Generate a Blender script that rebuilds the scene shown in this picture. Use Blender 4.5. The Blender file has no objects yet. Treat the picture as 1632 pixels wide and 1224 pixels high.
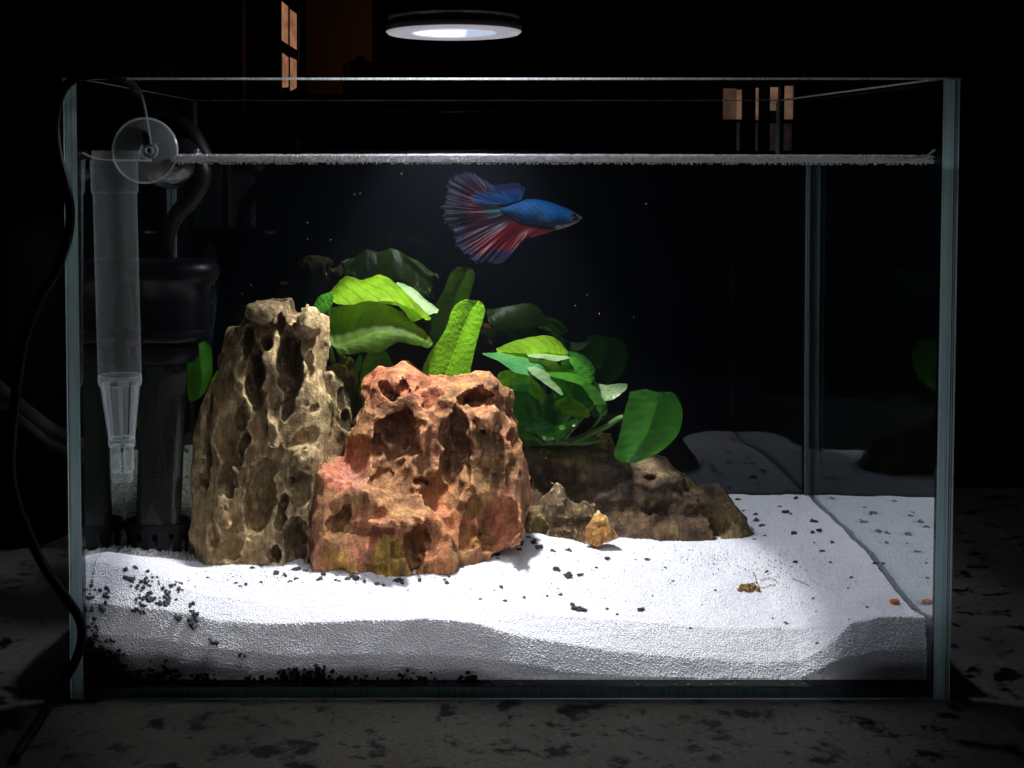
import bpy, bmesh, math, random
import numpy as np
from mathutils import Vector, Matrix, noise as mnoise

random.seed(7)
RNG = np.random.default_rng(11)
S = bpy.context.scene
COL = S.collection

# ------------------------------------------------------------------ camera, world, lamps, exposure
F_PX, PPX, PPY, PITCH = 1746.0, 698.0, 296.0, math.radians(2.08)
CAM = np.array([0.0, -0.44, 0.2267])
cam_d = bpy.data.cameras.new('camera')
cam_d.sensor_width = 36.0
cam_d.lens = F_PX / 1632 * 36.0
cam_d.shift_x = (816 - PPX) / 1632
cam_d.shift_y = -(612 - PPY) / 1632
cam_d.clip_start, cam_d.clip_end = 0.02, 60
cam_o = bpy.data.objects.new('camera', cam_d)
COL.objects.link(cam_o)
cam_o.location = CAM
cam_o.rotation_euler = (math.pi / 2 - PITCH, 0, 0)
S.camera = cam_o

wd = bpy.data.worlds.new('World')
S.world = wd
wd.use_nodes = True
wd.node_tree.nodes['Background'].inputs[0].default_value = (0.55, 0.6, 0.8, 1)
wd.node_tree.nodes['Background'].inputs[1].default_value = 0.0012

S.view_settings.view_transform = 'Standard'
S.view_settings.look = 'None'
S.view_settings.exposure = 0
S.view_settings.gamma = 1
S.cycles.use_denoising = True
try:
    S.cycles.denoiser = 'OPENIMAGEDENOISE'
    S.cycles.denoising_prefilter = 'ACCURATE'
except Exception:
    pass
S.cycles.max_bounces = 14
S.cycles.diffuse_bounces = 4
S.cycles.glossy_bounces = 8
S.cycles.transmission_bounces = 8
S.cycles.transparent_max_bounces = 24
S.cycles.sample_clamp_indirect = 4
S.cycles.use_adaptive_sampling = True
S.cycles.adaptive_threshold = 0.008

LAMP = np.array([0.0072, 0.064, 0.2790])
def spot(name, loc, energy, half, blend, radius, color, tilt=(0, 0, 0)):
    d = bpy.data.lights.new(name, 'SPOT')
    d.energy, d.spot_size, d.spot_blend = energy, math.radians(2 * half), blend
    d.shadow_soft_size, d.color = radius, color
    o = bpy.data.objects.new(name, d)
    COL.objects.link(o)
    o.location, o.rotation_euler = loc, tilt
    return o
spot('lamp_beam', LAMP + [0, 0, -0.003], 2.8, 33.5, 0.16, 0.007, (1.0, 0.985, 0.95))
spot('lamp_spill', LAMP + [0, 0, -0.003], 0.74, 50.0, 0.25, 0.012, (0.88, 0.9, 1.0))
spot('lamp_glow', LAMP + [0, 0, -0.003], 0.80, 84.0, 0.2, 0.014, (0.9, 0.92, 1.0))

# ------------------------------------------------------------------ picture geometry helpers
Rv = np.array([1.0, 0, 0])
Fv = np.array([0, math.cos(PITCH), -math.sin(PITCH)])
Uv = np.array([0, math.sin(PITCH), math.cos(PITCH)])
WATER_Y, WATER_Z, IOR = 0.0052, 0.2210, 1.33

def ray(px, py):
    d = Fv + (px - PPX) / F_PX * Rv + (PPY - py) / F_PX * Uv
    return d / np.linalg.norm(d)

def A(px, py, Y):                                   # a point seen through air at depth Y
    d = ray(px, py)
    return CAM + d * ((Y - CAM[1]) / d[1])

def refr(px, py):
    d = ray(px, py)
    p = CAM + d * ((WATER_Y - CAM[1]) / d[1])
    e = 1 / IOR
    c = d[1]
    t = e * d + (math.sqrt(1 - e * e * (1 - c * c)) - e * c) * np.array([0, 1.0, 0])
    return p, t

def U(px, py, Y):                                   # a point seen through the front glass and water
    p, t = refr(px, py)
    return p + t * ((Y - p[1]) / t[1])

# tank dimensions
XL0, XL1, XR1, XR0 = -0.1506, -0.1449, 0.2025, 0.2098
YB1, YB0, ZT, ZB = 0.2100, 0.2150, 0.2537, 0.0060

# ------------------------------------------------------------------ mesh helpers
def new_mesh(name, verts, faces, smooth=True, uvs=None, cols=None, mats=None, fmat=None):
    me = bpy.data.meshes.new(name)
    v = np.asarray(verts, dtype=np.float32)
    if isinstance(faces, np.ndarray):
        n, k = faces.shape
        me.vertices.add(len(v)); me.vertices.foreach_set('co', v.ravel())
        me.loops.add(n * k); me.loops.foreach_set('vertex_index', faces.astype(np.int32).ravel())
        me.polygons.add(n)
        me.polygons.foreach_set('loop_start', np.arange(0, n * k, k, dtype=np.int32))
        me.update(calc_edges=True)
        me.validate()
    else:
        me.from_pydata([tuple(map(float, p)) for p in v], [], [tuple(map(int, f)) for f in faces])
    if smooth:
        me.polygons.foreach_set('use_smooth', np.ones(len(me.polygons), dtype=bool))
    if cols is not None:
        ca = me.color_attributes.new('Col', 'FLOAT_COLOR', 'POINT')
        c = np.asarray(cols, dtype=np.float32)
        if c.shape[1] == 3:
            c = np.concatenate([c, np.ones((len(c), 1), np.float32)], 1)
        ca.data.foreach_set('color', c.ravel())
    if uvs is not None:
        ul = me.uv_layers.new(name='UVMap')
        li = np.empty(len(me.loops), dtype=np.int32)
        me.loops.foreach_get('vertex_index', li)
        ul.data.foreach_set('uv', np.asarray(uvs, dtype=np.float32)[li].ravel())
    for m in (mats or []):
        me.materials.append(m)
    if fmat is not None:
        me.polygons.foreach_set('material_index', np.asarray(fmat, dtype=np.int32))
    me.update()
    return me

def link(name, me, parent=None, loc=None):
    o = bpy.data.objects.new(name, me)
    COL.objects.link(o)
    if parent is not None:
        o.parent = parent
        if loc is None:
            w = np.zeros(3); p = parent
            while p is not None:
                w += np.array(p.location); p = p.parent
            o.location = -w
        else:
            o.location = loc
    elif loc is not None:
        o.location = loc
    return o

def thing(name, label, cat, loc=(0, 0, 0), group=None):
    o = bpy.data.objects.new(name, None)
    COL.objects.link(o)
    o.empty_display_size = 0.01
    o.location = loc
    return tag(o, label, cat, group)

def tag(o, label=None, cat=None, group=None, kind=None):
    if label: o['label'] = label
    if cat: o['category'] = cat
    if group: o['group'] = group
    if kind: o['kind'] = kind
    return o

class MB:
    """collects simple shapes into one mesh"""
    def __init__(self): self.v, self.f, self.m = [], [], []
    def add(self, v, f, m=0):
        b = len(self.v)
        self.v += [tuple(map(float, p)) for p in v]
        self.f += [tuple(b + i for i in q) for q in f]
        self.m += [m] * len(f)
    def box(self, x0, x1, y0, y1, z0, z1, m=0, bev=0):
        if bev <= 0:
            v = [(x, y, z) for z in (z0, z1) for y in (y0, y1) for x in (x0, x1)]
            self.add(v, [(0, 2, 3, 1), (4, 5, 7, 6), (0, 1, 5, 4), (1, 3, 7, 5), (3, 2, 6, 7), (2, 0, 4, 6)], m)
            return
        bm = bmesh.new()
        bmesh.ops.create_cube(bm, size=1)
        for v in bm.verts:
            v.co = ((x0 + x1) / 2 + v.co.x * (x1 - x0), (y0 + y1) / 2 + v.co.y * (y1 - y0), (z0 + z1) / 2 + v.co.z * (z1 - z0))
        bmesh.ops.bevel(bm, geom=bm.edges[:], offset=bev, segments=2, affect='EDGES', profile=0.5)
        bm.verts.index_update()
        self.add([v.co[:] for v in bm.verts], [[v.index for v in f.verts] for f in bm.faces], m)
        bm.free()
    def lathe(self, prof, n=48, cx=0, cy=0, caps=True, m=0, axis=None, a0=0.0, a1=2 * math.pi, sy=1.0):
        """prof: (radius, z) list"""
        full = abs(a1 - a0) > 6.28
        cnt = n if full else n + 1
        v, f = [], []
        for r, z in prof:
            for i in range(cnt):
                a = a0 + (a1 - a0) * i / n
                v.append((cx + r * math.cos(a), cy + r * math.sin(a) * sy, z))
        for j in range(len(prof) - 1):
            for i in range(n):
                k = (i + 1) % cnt
                f.append((j * cnt + i, j * cnt + k, (j + 1) * cnt + k, (j + 1) * cnt + i))
        if caps and full:
            if prof[0][0] > 1e-6: f.append(tuple(reversed(range(cnt))))
            if prof[-1][0] > 1e-6: f.append(tuple((len(prof) - 1) * cnt + i for i in range(cnt)))
        if axis is not None:
            M = axis
            v = [tuple(M @ Vector(p)) for p in v]
        self.add(v, f, m)
    def tube(self, pts, rad, n=10, m=0, caps=True):
        P = [Vector(p) for p in pts]
        R = rad if hasattr(rad, '__len__') else [rad] * len(P)
        v, f = [], []
        t0 = (P[1] - P[0]).normalized()
        nrm = t0.orthogonal().normalized()
        for i, p in enumerate(P):
            t = (P[min(i + 1, len(P) - 1)] - P[max(i - 1, 0)]).normalized()
            nrm = (nrm - t * nrm.dot(t)).normalized()
            b = t.cross(nrm)
            for k in range(n):
                a = 2 * math.pi * k / n
                v.append(p + (nrm * math.cos(a) + b * math.sin(a)) * R[i])
        for i in range(len(P) - 1):
            for k in range(n):
                q = (k + 1) % n
                f.append((i * n + k, i * n + q, (i + 1) * n + q, (i + 1) * n + k))
        if caps:
            f.append(tuple(reversed(range(n)))); f.append(tuple((len(P) - 1) * n + k for k in range(n)))
        self.add(v, f, m)
    def build(self, name, mats, parent=None, smooth=True):
        if not isinstance(mats, (list, tuple)): mats = [mats]
        me = new_mesh(name, self.v, self.f, smooth, mats=mats, fmat=self.m)
        if smooth:
            try: me.set_sharp_from_angle(angle=math.radians(40))
            except Exception: pass
        return link(name, me, parent)

def crom(pts, sub):
    """Catmull-Rom through points (N,k) -> dense"""
    P = np.asarray(pts, float)
    Q = np.vstack([2 * P[0] - P[1], P, 2 * P[-1] - P[-2]])
    out = []
    for i in range(1, len(Q) - 2):
        for s in range(sub):
            t = s / sub
            a, b, c, d = Q[i - 1], Q[i], Q[i + 1], Q[i + 2]
            out.append(0.5 * ((2 * b) + (-a + c) * t + (2 * a - 5 * b + 4 * c - d) * t * t + (-a + 3 * b - 3 * c + d) * t ** 3))
    out.append(P[-1])
    return np.array(out)

# ------------------------------------------------------------------ lattice noise for numpy arrays
_lat = {}
def vnoise(X, Y, Z, s, seed=0):
    if seed not in _lat: _lat[seed] = np.random.default_rng(seed + 1000).random((32, 32, 32)).astype(np.float32)
    L = _lat[seed]
    def prep(a):
        a = np.asarray(a, np.float32) / s + 500.37
        i = np.floor(a).astype(np.int32)
        f = a - i
        return i & 31, (i + 1) & 31, f * f * (3 - 2 * f)
    x0, x1, fx = prep(X); y0, y1, fy = prep(Y); z0, z1, fz = prep(Z)
    c00 = L[x0, y0, z0] * (1 - fx) + L[x1, y0, z0] * fx
    c10 = L[x0, y1, z0] * (1 - fx) + L[x1, y1, z0] * fx
    c01 = L[x0, y0, z1] * (1 - fx) + L[x1, y0, z1] * fx
    c11 = L[x0, y1, z1] * (1 - fx) + L[x1, y1, z1] * fx
    return ((c00 * (1 - fy) + c10 * fy) * (1 - fz) + (c01 * (1 - fy) + c11 * fy) * fz) * 2 - 1

def sstep(a, b, x):
    t = np.clip((x - a) / (b - a), 0, 1)
    return t * t * (3 - 2 * t)

# ------------------------------------------------------------------ materials
def mk(name):
    m = bpy.data.materials.new(name)
    m.use_nodes = True
    nt = m.node_tree
    nt.nodes.clear()
    out = nt.nodes.new('ShaderNodeOutputMaterial')
    return m, nt, out

def N(nt, typ, **kw):
    n = nt.nodes.new(typ)
    for k, v in kw.items():
        if k.startswith('i_'):
            key = k[2:]
            key = int(key) if key.isdigit() else key.replace('_', ' ')
            n.inputs[key].default_value = v
        else:
            setattr(n, k, v)
    return n

def rgba(c): return (c[0], c[1], c[2], 1)

def plain(name, c, rough=0.5, metal=0.0, bump=0.0, bscale=400, var=0.0, vscale=60, spec=0.5, coat=0.0):
    m, nt, out = mk(name)
    p = N(nt, 'ShaderNodeBsdfPrincipled')
    p.inputs['Base Color'].default_value = rgba(c)
    p.inputs['Roughness'].default_value = rough
    p.inputs['Metallic'].default_value = metal
    p.inputs['Specular IOR Level'].default_value = spec
    p.inputs['Coat Weight'].default_value = coat
    tc = N(nt, 'ShaderNodeTexCoord')
    if var > 0:
        nz = N(nt, 'ShaderNodeTexNoise', i_Scale=vscale, i_Detail=5.0)
        nt.links.new(tc.outputs['Object'], nz.inputs['Vector'])
        rp = N(nt, 'ShaderNodeMapRange'); rp.inputs[1].default_value = 0.3; rp.inputs[2].default_value = 0.7
        rp.inputs[3].default_value = 1 - var; rp.inputs[4].default_value = 1 + var
        nt.links.new(nz.outputs[0], rp.inputs[0])
        mx = N(nt, 'ShaderNodeVectorMath', operation='SCALE'); mx.inputs[0].default_value = c
        nt.links.new(rp.outputs[0], mx.inputs['Scale'])
        nt.links.new(mx.outputs[0], p.inputs['Base Color'])
    if bump > 0:
        nb = N(nt, 'ShaderNodeTexNoise', i_Scale=bscale, i_Detail=4.0)
        nt.links.new(tc.outputs['Object'], nb.inputs['Vector'])
        b = N(nt, 'ShaderNodeBump', i_Strength=bump, i_Distance=0.0006)
        nt.links.new(nb.outputs[0], b.inputs['Height'])
        nt.links.new(b.outputs[0], p.inputs['Normal'])
    nt.links.new(p.outputs[0], out.inputs[0])
    return m

def emit(name, c, s):
    m, nt, out = mk(name)
    e = N(nt, 'ShaderNodeEmission'); e.inputs[0].default_value = rgba(c)
    tc = N(nt, 'ShaderNodeTexCoord')
    nz = N(nt, 'ShaderNodeTexNoise', i_Scale=26.0, i_Detail=4.0); nt.links.new(tc.outputs['Object'], nz.inputs['Vector'])
    mr = N(nt, 'ShaderNodeMapRange'); mr.inputs[1].default_value = 0.3; mr.inputs[2].default_value = 0.7; mr.inputs[3].default_value = 0.55 * s; mr.inputs[4].default_value = 1.25 * s
    nt.links.new(nz.outputs[0], mr.inputs[0]); nt.links.new(mr.outputs[0], e.inputs[1])
    nt.links.new(e.outputs[0], out.inputs[0])
    return m

def thin_glass(name, tint, base=0.02, rough=0.0):
    """pane: straight-through light plus a two-sided Schlick reflection"""
    m, nt, out = mk(name)
    tr = N(nt, 'ShaderNodeBsdfTransparent'); tr.inputs[0].default_value = rgba(tint)
    gl = N(nt, 'ShaderNodeBsdfGlossy', i_Roughness=rough)
    lw = N(nt, 'ShaderNodeLayerWeight', i_Blend=0.5)
    pw = N(nt, 'ShaderNodeMath', operation='POWER'); pw.inputs[1].default_value = 5.0
    nt.links.new(lw.outputs['Facing'], pw.inputs[0])
    ma = N(nt, 'ShaderNodeMath', operation='MULTIPLY_ADD'); ma.inputs[1].default_value = 0.8 * (1 - base); ma.inputs[2].default_value = base
    nt.links.new(pw.outputs[0], ma.inputs[0])
    mx = N(nt, 'ShaderNodeMixShader')
    nt.links.new(ma.outputs[0], mx.inputs[0]); nt.links.new(tr.outputs[0], mx.inputs[1]); nt.links.new(gl.outputs[0], mx.inputs[2])
    nt.links.new(mx.outputs[0], out.inputs[0])
    return m

def fresnel_face(name, ior):
    """water boundary that lets light straight out but mirrors (totally, when flat enough) from inside"""
    m, nt, out = mk(name)
    tr = N(nt, 'ShaderNodeBsdfTransparent'); tr.inputs[0].default_value = (1, 1, 1, 1)
    gl = N(nt, 'ShaderNodeBsdfGlossy', i_Roughness=0.0); gl.inputs[0].default_value = (0.93, 0.96, 0.97, 1)
    fr = N(nt, 'ShaderNodeFresnel', i_IOR=ior)
    mx = N(nt, 'ShaderNodeMixShader')
    nt.links.new(fr.outputs[0], mx.inputs[0]); nt.links.new(tr.outputs[0], mx.inputs[1]); nt.links.new(gl.outputs[0], mx.inputs[2])
    nt.links.new(mx.outputs[0], out.inputs[0])
    return m

def water_front():
    m, nt, out = mk('water_front')
    g = N(nt, 'ShaderNodeBsdfGlass', i_Roughness=0.0, i_IOR=IOR); g.inputs[0].default_value = (1, 1, 1, 1)
    nt.links.new(g.outputs[0], out.inputs[0])
    return m

def cloudy(m):
    """the water is faintly cloudy: the lamp's cone shows in it as a thin bluish veil"""
    nt = m.node_tree
    v = N(nt, 'ShaderNodeVolumePrincipled')
    v.inputs['Color'].default_value = (0.62, 0.74, 1.0, 1); v.inputs['Density'].default_value = 0.05; v.inputs['Anisotropy'].default_value = 0.35
    out = next(n for n in nt.nodes if n.type == 'OUTPUT_MATERIAL')
    nt.links.new(v.outputs[0], out.inputs['Volume'])
    return m

def edge_glass(name, c, refl):
    """ground, light-guiding glass edge: translucent sheet with vertical streaks"""
    m, nt, out = mk(name)
    tc = N(nt, 'ShaderNodeTexCoord')
    mp = N(nt, 'ShaderNodeMapping'); mp.inputs['Scale'].default_value = (1500, 1500, 6)
    nt.links.new(tc.outputs['Object'], mp.inputs[0])
    nz = N(nt, 'ShaderNodeTexNoise', i_Scale=1.0, i_Detail=3.0)
    nt.links.new(mp.outputs[0], nz.inputs['Vector'])
    rp = N(nt, 'ShaderNodeMapRange'); rp.inputs[1].default_value = 0.3; rp.inputs[2].default_value = 0.7
    rp.inputs[3].default_value = 0.7; rp.inputs[4].default_value = 1.25
    nt.links.new(nz.outputs[0], rp.inputs[0])
    sc = N(nt, 'ShaderNodeVectorMath', operation='SCALE'); sc.inputs[0].default_value = c
    nt.links.new(rp.outputs[0], sc.inputs['Scale'])
    tl = N(nt, 'ShaderNodeBsdfTranslucent'); df = N(nt, 'ShaderNodeBsdfDiffuse')
    nt.links.new(sc.outputs[0], tl.inputs[0]); nt.links.new(sc.outputs[0], df.inputs[0])
    mx = N(nt, 'ShaderNodeMixShader'); mx.inputs[0].default_value = refl
    nt.links.new(tl.outputs[0], mx.inputs[1]); nt.links.new(df.outputs[0], mx.inputs[2])
    nt.links.new(mx.outputs[0], out.inputs[0])
    return m

def frosted(name, c, dens, edge=0.0):
    m, nt, out = mk(name)
    tr = N(nt, 'ShaderNodeBsdfTransparent'); tr.inputs[0].default_value = (1, 1, 1, 1)
    tl = N(nt, 'ShaderNodeBsdfTranslucent'); tl.inputs[0].default_value = rgba(c)
    df = N(nt, 'ShaderNodeBsdfDiffuse'); df.inputs[0].default_value = rgba(c)
    m1 = N(nt, 'ShaderNodeMixShader'); m1.inputs[0].default_value = 0.5
    nt.links.new(tl.outputs[0], m1.inputs[1]); nt.links.new(df.outputs[0], m1.inputs[2])
    m2 = N(nt, 'ShaderNodeMixShader')
    lw = N(nt, 'ShaderNodeLayerWeight', i_Blend=0.5)
    pw = N(nt, 'ShaderNodeMath', operation='POWER'); pw.inputs[1].default_value = 3.0
    nt.links.new(lw.outputs['Facing'], pw.inputs[0])
    ma = N(nt, 'ShaderNodeMath', operation='MULTIPLY_ADD'); ma.inputs[1].default_value = edge; ma.inputs[2].default_value = dens
    nt.links.new(pw.outputs[0], ma.inputs[0]); nt.links.new(ma.outputs[0], m2.inputs[0])
    nt.links.new(tr.outputs[0], m2.inputs[1]); nt.links.new(m1.outputs[0], m2.inputs[2])
    gl = N(nt, 'ShaderNodeBsdfGlossy', i_Roughness=0.25)
    m3 = N(nt, 'ShaderNodeMixShader'); m3.inputs[0].default_value = 0.03
    nt.links.new(m2.outputs[0], m3.inputs[1]); nt.links.new(gl.outputs[0], m3.inputs[2])
    nt.links.new(m3.outputs[0], out.inputs[0])
    return m

def rock_mat(name, fine=2600, rough=0.85, bump=0.9):
    m, nt, out = mk(name)
    p = N(nt, 'ShaderNodeBsdfPrincipled', i_Roughness=rough)
    p.inputs['Specular IOR Level'].default_value = 0.25
    at = N(nt, 'ShaderNodeVertexColor', layer_name='Col')
    tc = N(nt, 'ShaderNodeTexCoord')
    n1 = N(nt, 'ShaderNodeTexNoise', i_Scale=900.0, i_Detail=6.0, i_Roughness=0.65)
    n2 = N(nt, 'ShaderNodeTexNoise', i_Scale=170.0, i_Detail=5.0)
    vr = N(nt, 'ShaderNodeTexVoronoi', i_Scale=fine * 0.42); 
    for n in (n1, n2, vr): nt.links.new(tc.outputs['Object'], n.inputs['Vector'])
    rp = N(nt, 'ShaderNodeMapRange'); rp.inputs[1].default_value = 0.28; rp.inputs[2].default_value = 0.72
    rp.inputs[3].default_value = 0.62; rp.inputs[4].default_value = 1.35
    nt.links.new(n1.outputs[0], rp.inputs[0])
    rp2 = N(nt, 'ShaderNodeMapRange'); rp2.inputs[1].default_value = 0.35; rp2.inputs[2].default_value = 0.65
    rp2.inputs[3].default_value = 0.68; rp2.inputs[4].default_value = 1.22
    nt.links.new(n2.outputs[0], rp2.inputs[0])
    ml = N(nt, 'ShaderNodeMath', operation='MULTIPLY')
    nt.links.new(rp.outputs[0], ml.inputs[0]); nt.links.new(rp2.outputs[0], ml.inputs[1])
    mp = N(nt, 'ShaderNodeMapping'); mp.inputs['Scale'].default_value = (1, 1, 0.22); mp.inputs['Rotation'].default_value = (0, 0.12, 0)
    nt.links.new(tc.outputs['Object'], mp.inputs[0])
    n3 = N(nt, 'ShaderNodeTexNoise', i_Scale=620.0, i_Detail=4.0); nt.links.new(mp.outputs[0], n3.inputs['Vector'])
    rp3 = N(nt, 'ShaderNodeMapRange'); rp3.inputs[1].default_value = 0.35; rp3.inputs[2].default_value = 0.65; rp3.inputs[3].default_value = 0.72; rp3.inputs[4].default_value = 1.22
    nt.links.new(n3.outputs[0], rp3.inputs[0])
    ml2 = N(nt, 'ShaderNodeMath', operation='MULTIPLY'); nt.links.new(ml.outputs[0], ml2.inputs[0]); nt.links.new(rp3.outputs[0], ml2.inputs[1])
    sc = N(nt, 'ShaderNodeVectorMath', operation='SCALE')
    nt.links.new(at.outputs['Color'], sc.inputs[0]); nt.links.new(ml2.outputs[0], sc.inputs['Scale'])
    nt.links.new(sc.outputs[0], p.inputs['Base Color'])
    b1 = N(nt, 'ShaderNodeBump', i_Strength=bump, i_Distance=0.0009)
    nt.links.new(n1.outputs[0], b1.inputs['Height'])
    b2 = N(nt, 'ShaderNodeBump', i_Strength=0.35, i_Distance=0.0005)
    nt.links.new(vr.outputs['Distance'], b2.inputs['Height']); nt.links.new(b1.outputs[0], b2.inputs['Normal'])
    nt.links.new(b2.outputs[0], p.inputs['Normal'])
    nt.links.new(p.outputs[0], out.inputs[0])
    return m

def leaf_mat(name, c, trans, tmix=0.5, rough=0.38, veins=18, bump=0.5, coat=0.12, wrinkle=0.0, vc=-0.2, vh=0.22):
    m, nt, out = mk(name)
    uv = N(nt, 'ShaderNodeUVMap')
    sx = N(nt, 'ShaderNodeSeparateXYZ'); nt.links.new(uv.outputs[0], sx.inputs[0])
    # side veins: slanted bands mirrored about the midrib (u = 0.5)
    au = N(nt, 'ShaderNodeMath', operation='SUBTRACT'); au.inputs[1].default_value = 0.5; nt.links.new(sx.outputs[0], au.inputs[0])
    ab = N(nt, 'ShaderNodeMath', operation='ABSOLUTE'); nt.links.new(au.outputs[0], ab.inputs[0])
    sl = N(nt, 'ShaderNodeMath', operation='MULTIPLY_ADD'); sl.inputs[1].default_value = -0.45
    nt.links.new(ab.outputs[0], sl.inputs[0]); nt.links.new(sx.outputs[1], sl.inputs[2])
    tc = N(nt, 'ShaderNodeTexCoord')
    nz = N(nt, 'ShaderNodeTexNoise', i_Scale=150.0, i_Detail=4.0); nt.links.new(tc.outputs['Object'], nz.inputs['Vector'])
    wj = N(nt, 'ShaderNodeMath', operation='MULTIPLY_ADD'); wj.inputs[1].default_value = 0.06
    nt.links.new(nz.outputs[0], wj.inputs[0]); nt.links.new(sl.outputs[0], wj.inputs[2])
    fq = N(nt, 'ShaderNodeMath', operation='MULTIPLY'); fq.inputs[1].default_value = veins * 2 * math.pi; nt.links.new(wj.outputs[0], fq.inputs[0])
    sn = N(nt, 'ShaderNodeMath', operation='SINE'); nt.links.new(fq.outputs[0], sn.inputs[0])
    rib = N(nt, 'ShaderNodeMapRange'); rib.inputs[1].default_value = 0.0; rib.inputs[2].default_value = 0.03; rib.inputs[3].default_value = 1; rib.inputs[4].default_value = 0
    nt.links.new(ab.outputs[0], rib.inputs[0])
    vein = N(nt, 'ShaderNodeMapRange'); vein.inputs[1].default_value = 0.8; vein.inputs[2].default_value = 1.0; vein.inputs[3].default_value = 0; vein.inputs[4].default_value = 1
    nt.links.new(sn.outputs[0], vein.inputs[0])
    # colour: patchy noise, slightly lighter ribs
    n2 = N(nt, 'ShaderNodeTexNoise', i_Scale=90.0, i_Detail=6.0); nt.links.new(tc.outputs['Object'], n2.inputs['Vector'])
    rp = N(nt, 'ShaderNodeMapRange'); rp.inputs[1].default_value = 0.3; rp.inputs[2].default_value = 0.7; rp.inputs[3].default_value = 0.72; rp.inputs[4].default_value = 1.25
    nt.links.new(n2.outputs[0], rp.inputs[0])
    n3 = N(nt, 'ShaderNodeTexNoise', i_Scale=700.0, i_Detail=2.0); nt.links.new(tc.outputs['Object'], n3.inputs['Vector'])
    dk = N(nt, 'ShaderNodeMapRange'); dk.inputs[1].default_value = 0.66; dk.inputs[2].default_value = 0.74; dk.inputs[3].default_value = 1.0; dk.inputs[4].default_value = 0.45
    nt.links.new(n3.outputs[0], dk.inputs[0])
    a1 = N(nt, 'ShaderNodeMath', operation='MULTIPLY_ADD'); a1.inputs[1].default_value = vc; a1.inputs[2].default_value = 1.0; nt.links.new(vein.outputs[0], a1.inputs[0])
    a2 = N(nt, 'ShaderNodeMath', operation='MULTIPLY_ADD'); a2.inputs[1].default_value = 0.5; nt.links.new(rib.outputs[0], a2.inputs[0]); nt.links.new(a1.outputs[0], a2.inputs[2])
    q1 = N(nt, 'ShaderNodeMath', operation='MULTIPLY'); nt.links.new(rp.outputs[0], q1.inputs[0]); nt.links.new(dk.outputs[0], q1.inputs[1])
    q2 = N(nt, 'ShaderNodeMath', operation='MULTIPLY'); nt.links.new(q1.outputs[0], q2.inputs[0]); nt.links.new(a2.outputs[0], q2.inputs[1])
    s1 = N(nt, 'ShaderNodeVectorMath', operation='SCALE'); s1.inputs[0].default_value = c; nt.links.new(q2.outputs[0], s1.inputs['Scale'])
    s2 = N(nt, 'ShaderNodeVectorMath', operation='SCALE'); s2.inputs[0].default_value = trans; nt.links.new(q2.outputs[0], s2.inputs['Scale'])
    p = N(nt, 'ShaderNodeBsdfPrincipled', i_Roughness=rough); p.inputs['Coat Weight'].default_value = coat; p.inputs['Coat Roughness'].default_value = 0.2
    p.inputs['Specular IOR Level'].default_value = 0.35
    nt.links.new(s1.outputs[0], p.inputs['Base Color'])
    tl = N(nt, 'ShaderNodeBsdfTranslucent'); nt.links.new(s2.outputs[0], tl.inputs[0])
    # relief
    hh = N(nt, 'ShaderNodeMath', operation='MULTIPLY_ADD'); hh.inputs[1].default_value = vh; nt.links.new(sn.outputs[0], hh.inputs[0]); nt.links.new(rib.outputs[0], hh.inputs[2])
    wr = N(nt, 'ShaderNodeTexNoise', i_Scale=520.0, i_Detail=3.0); nt.links.new(tc.outputs['Object'], wr.inputs['Vector'])
    h2 = N(nt, 'ShaderNodeMath', operation='MULTIPLY_ADD'); h2.inputs[1].default_value = 0.5 + wrinkle; nt.links.new(wr.outputs[0], h2.inputs[0]); nt.links.new(hh.outputs[0], h2.inputs[2])
    b = N(nt, 'ShaderNodeBump', i_Strength=bump, i_Distance=0.00035); nt.links.new(h2.outputs[0], b.inputs['Height'])
    nt.links.new(b.outputs[0], p.inputs['Normal']); nt.links.new(b.outputs[0], tl.inputs['Normal'])
    mx = N(nt, 'ShaderNodeMixShader'); mx.inputs[0].default_value = tmix
    nt.links.new(p.outputs[0], mx.inputs[1]); nt.links.new(tl.outputs[0], mx.inputs[2])
    nt.links.new(mx.outputs[0], out.inputs[0])
    return m

def fin_mat(name):
    m, nt, out = mk(name)
    at = N(nt, 'ShaderNodeVertexColor', layer_name='Col')
    p = N(nt, 'ShaderNodeBsdfPrincipled', i_Roughness=0.4); nt.links.new(at.outputs['Color'], p.inputs['Base Color'])
    tl = N(nt, 'ShaderNodeBsdfTranslucent'); nt.links.new(at.outputs['Color'], tl.inputs[0])
    m1 = N(nt, 'ShaderNodeMixShader'); m1.inputs[0].default_value = 0.5
    nt.links.new(p.outputs[0], m1.inputs[1]); nt.links.new(tl.outputs[0], m1.inputs[2])
    tr = N(nt, 'ShaderNodeBsdfTransparent')
    mx = N(nt, 'ShaderNodeMixShader')
    nt.links.new(at.outputs['Alpha'], mx.inputs[0]); nt.links.new(tr.outputs[0], mx.inputs[1]); nt.links.new(m1.outputs[0], mx.inputs[2])
    nt.links.new(mx.outputs[0], out.inputs[0])
    return m

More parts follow.
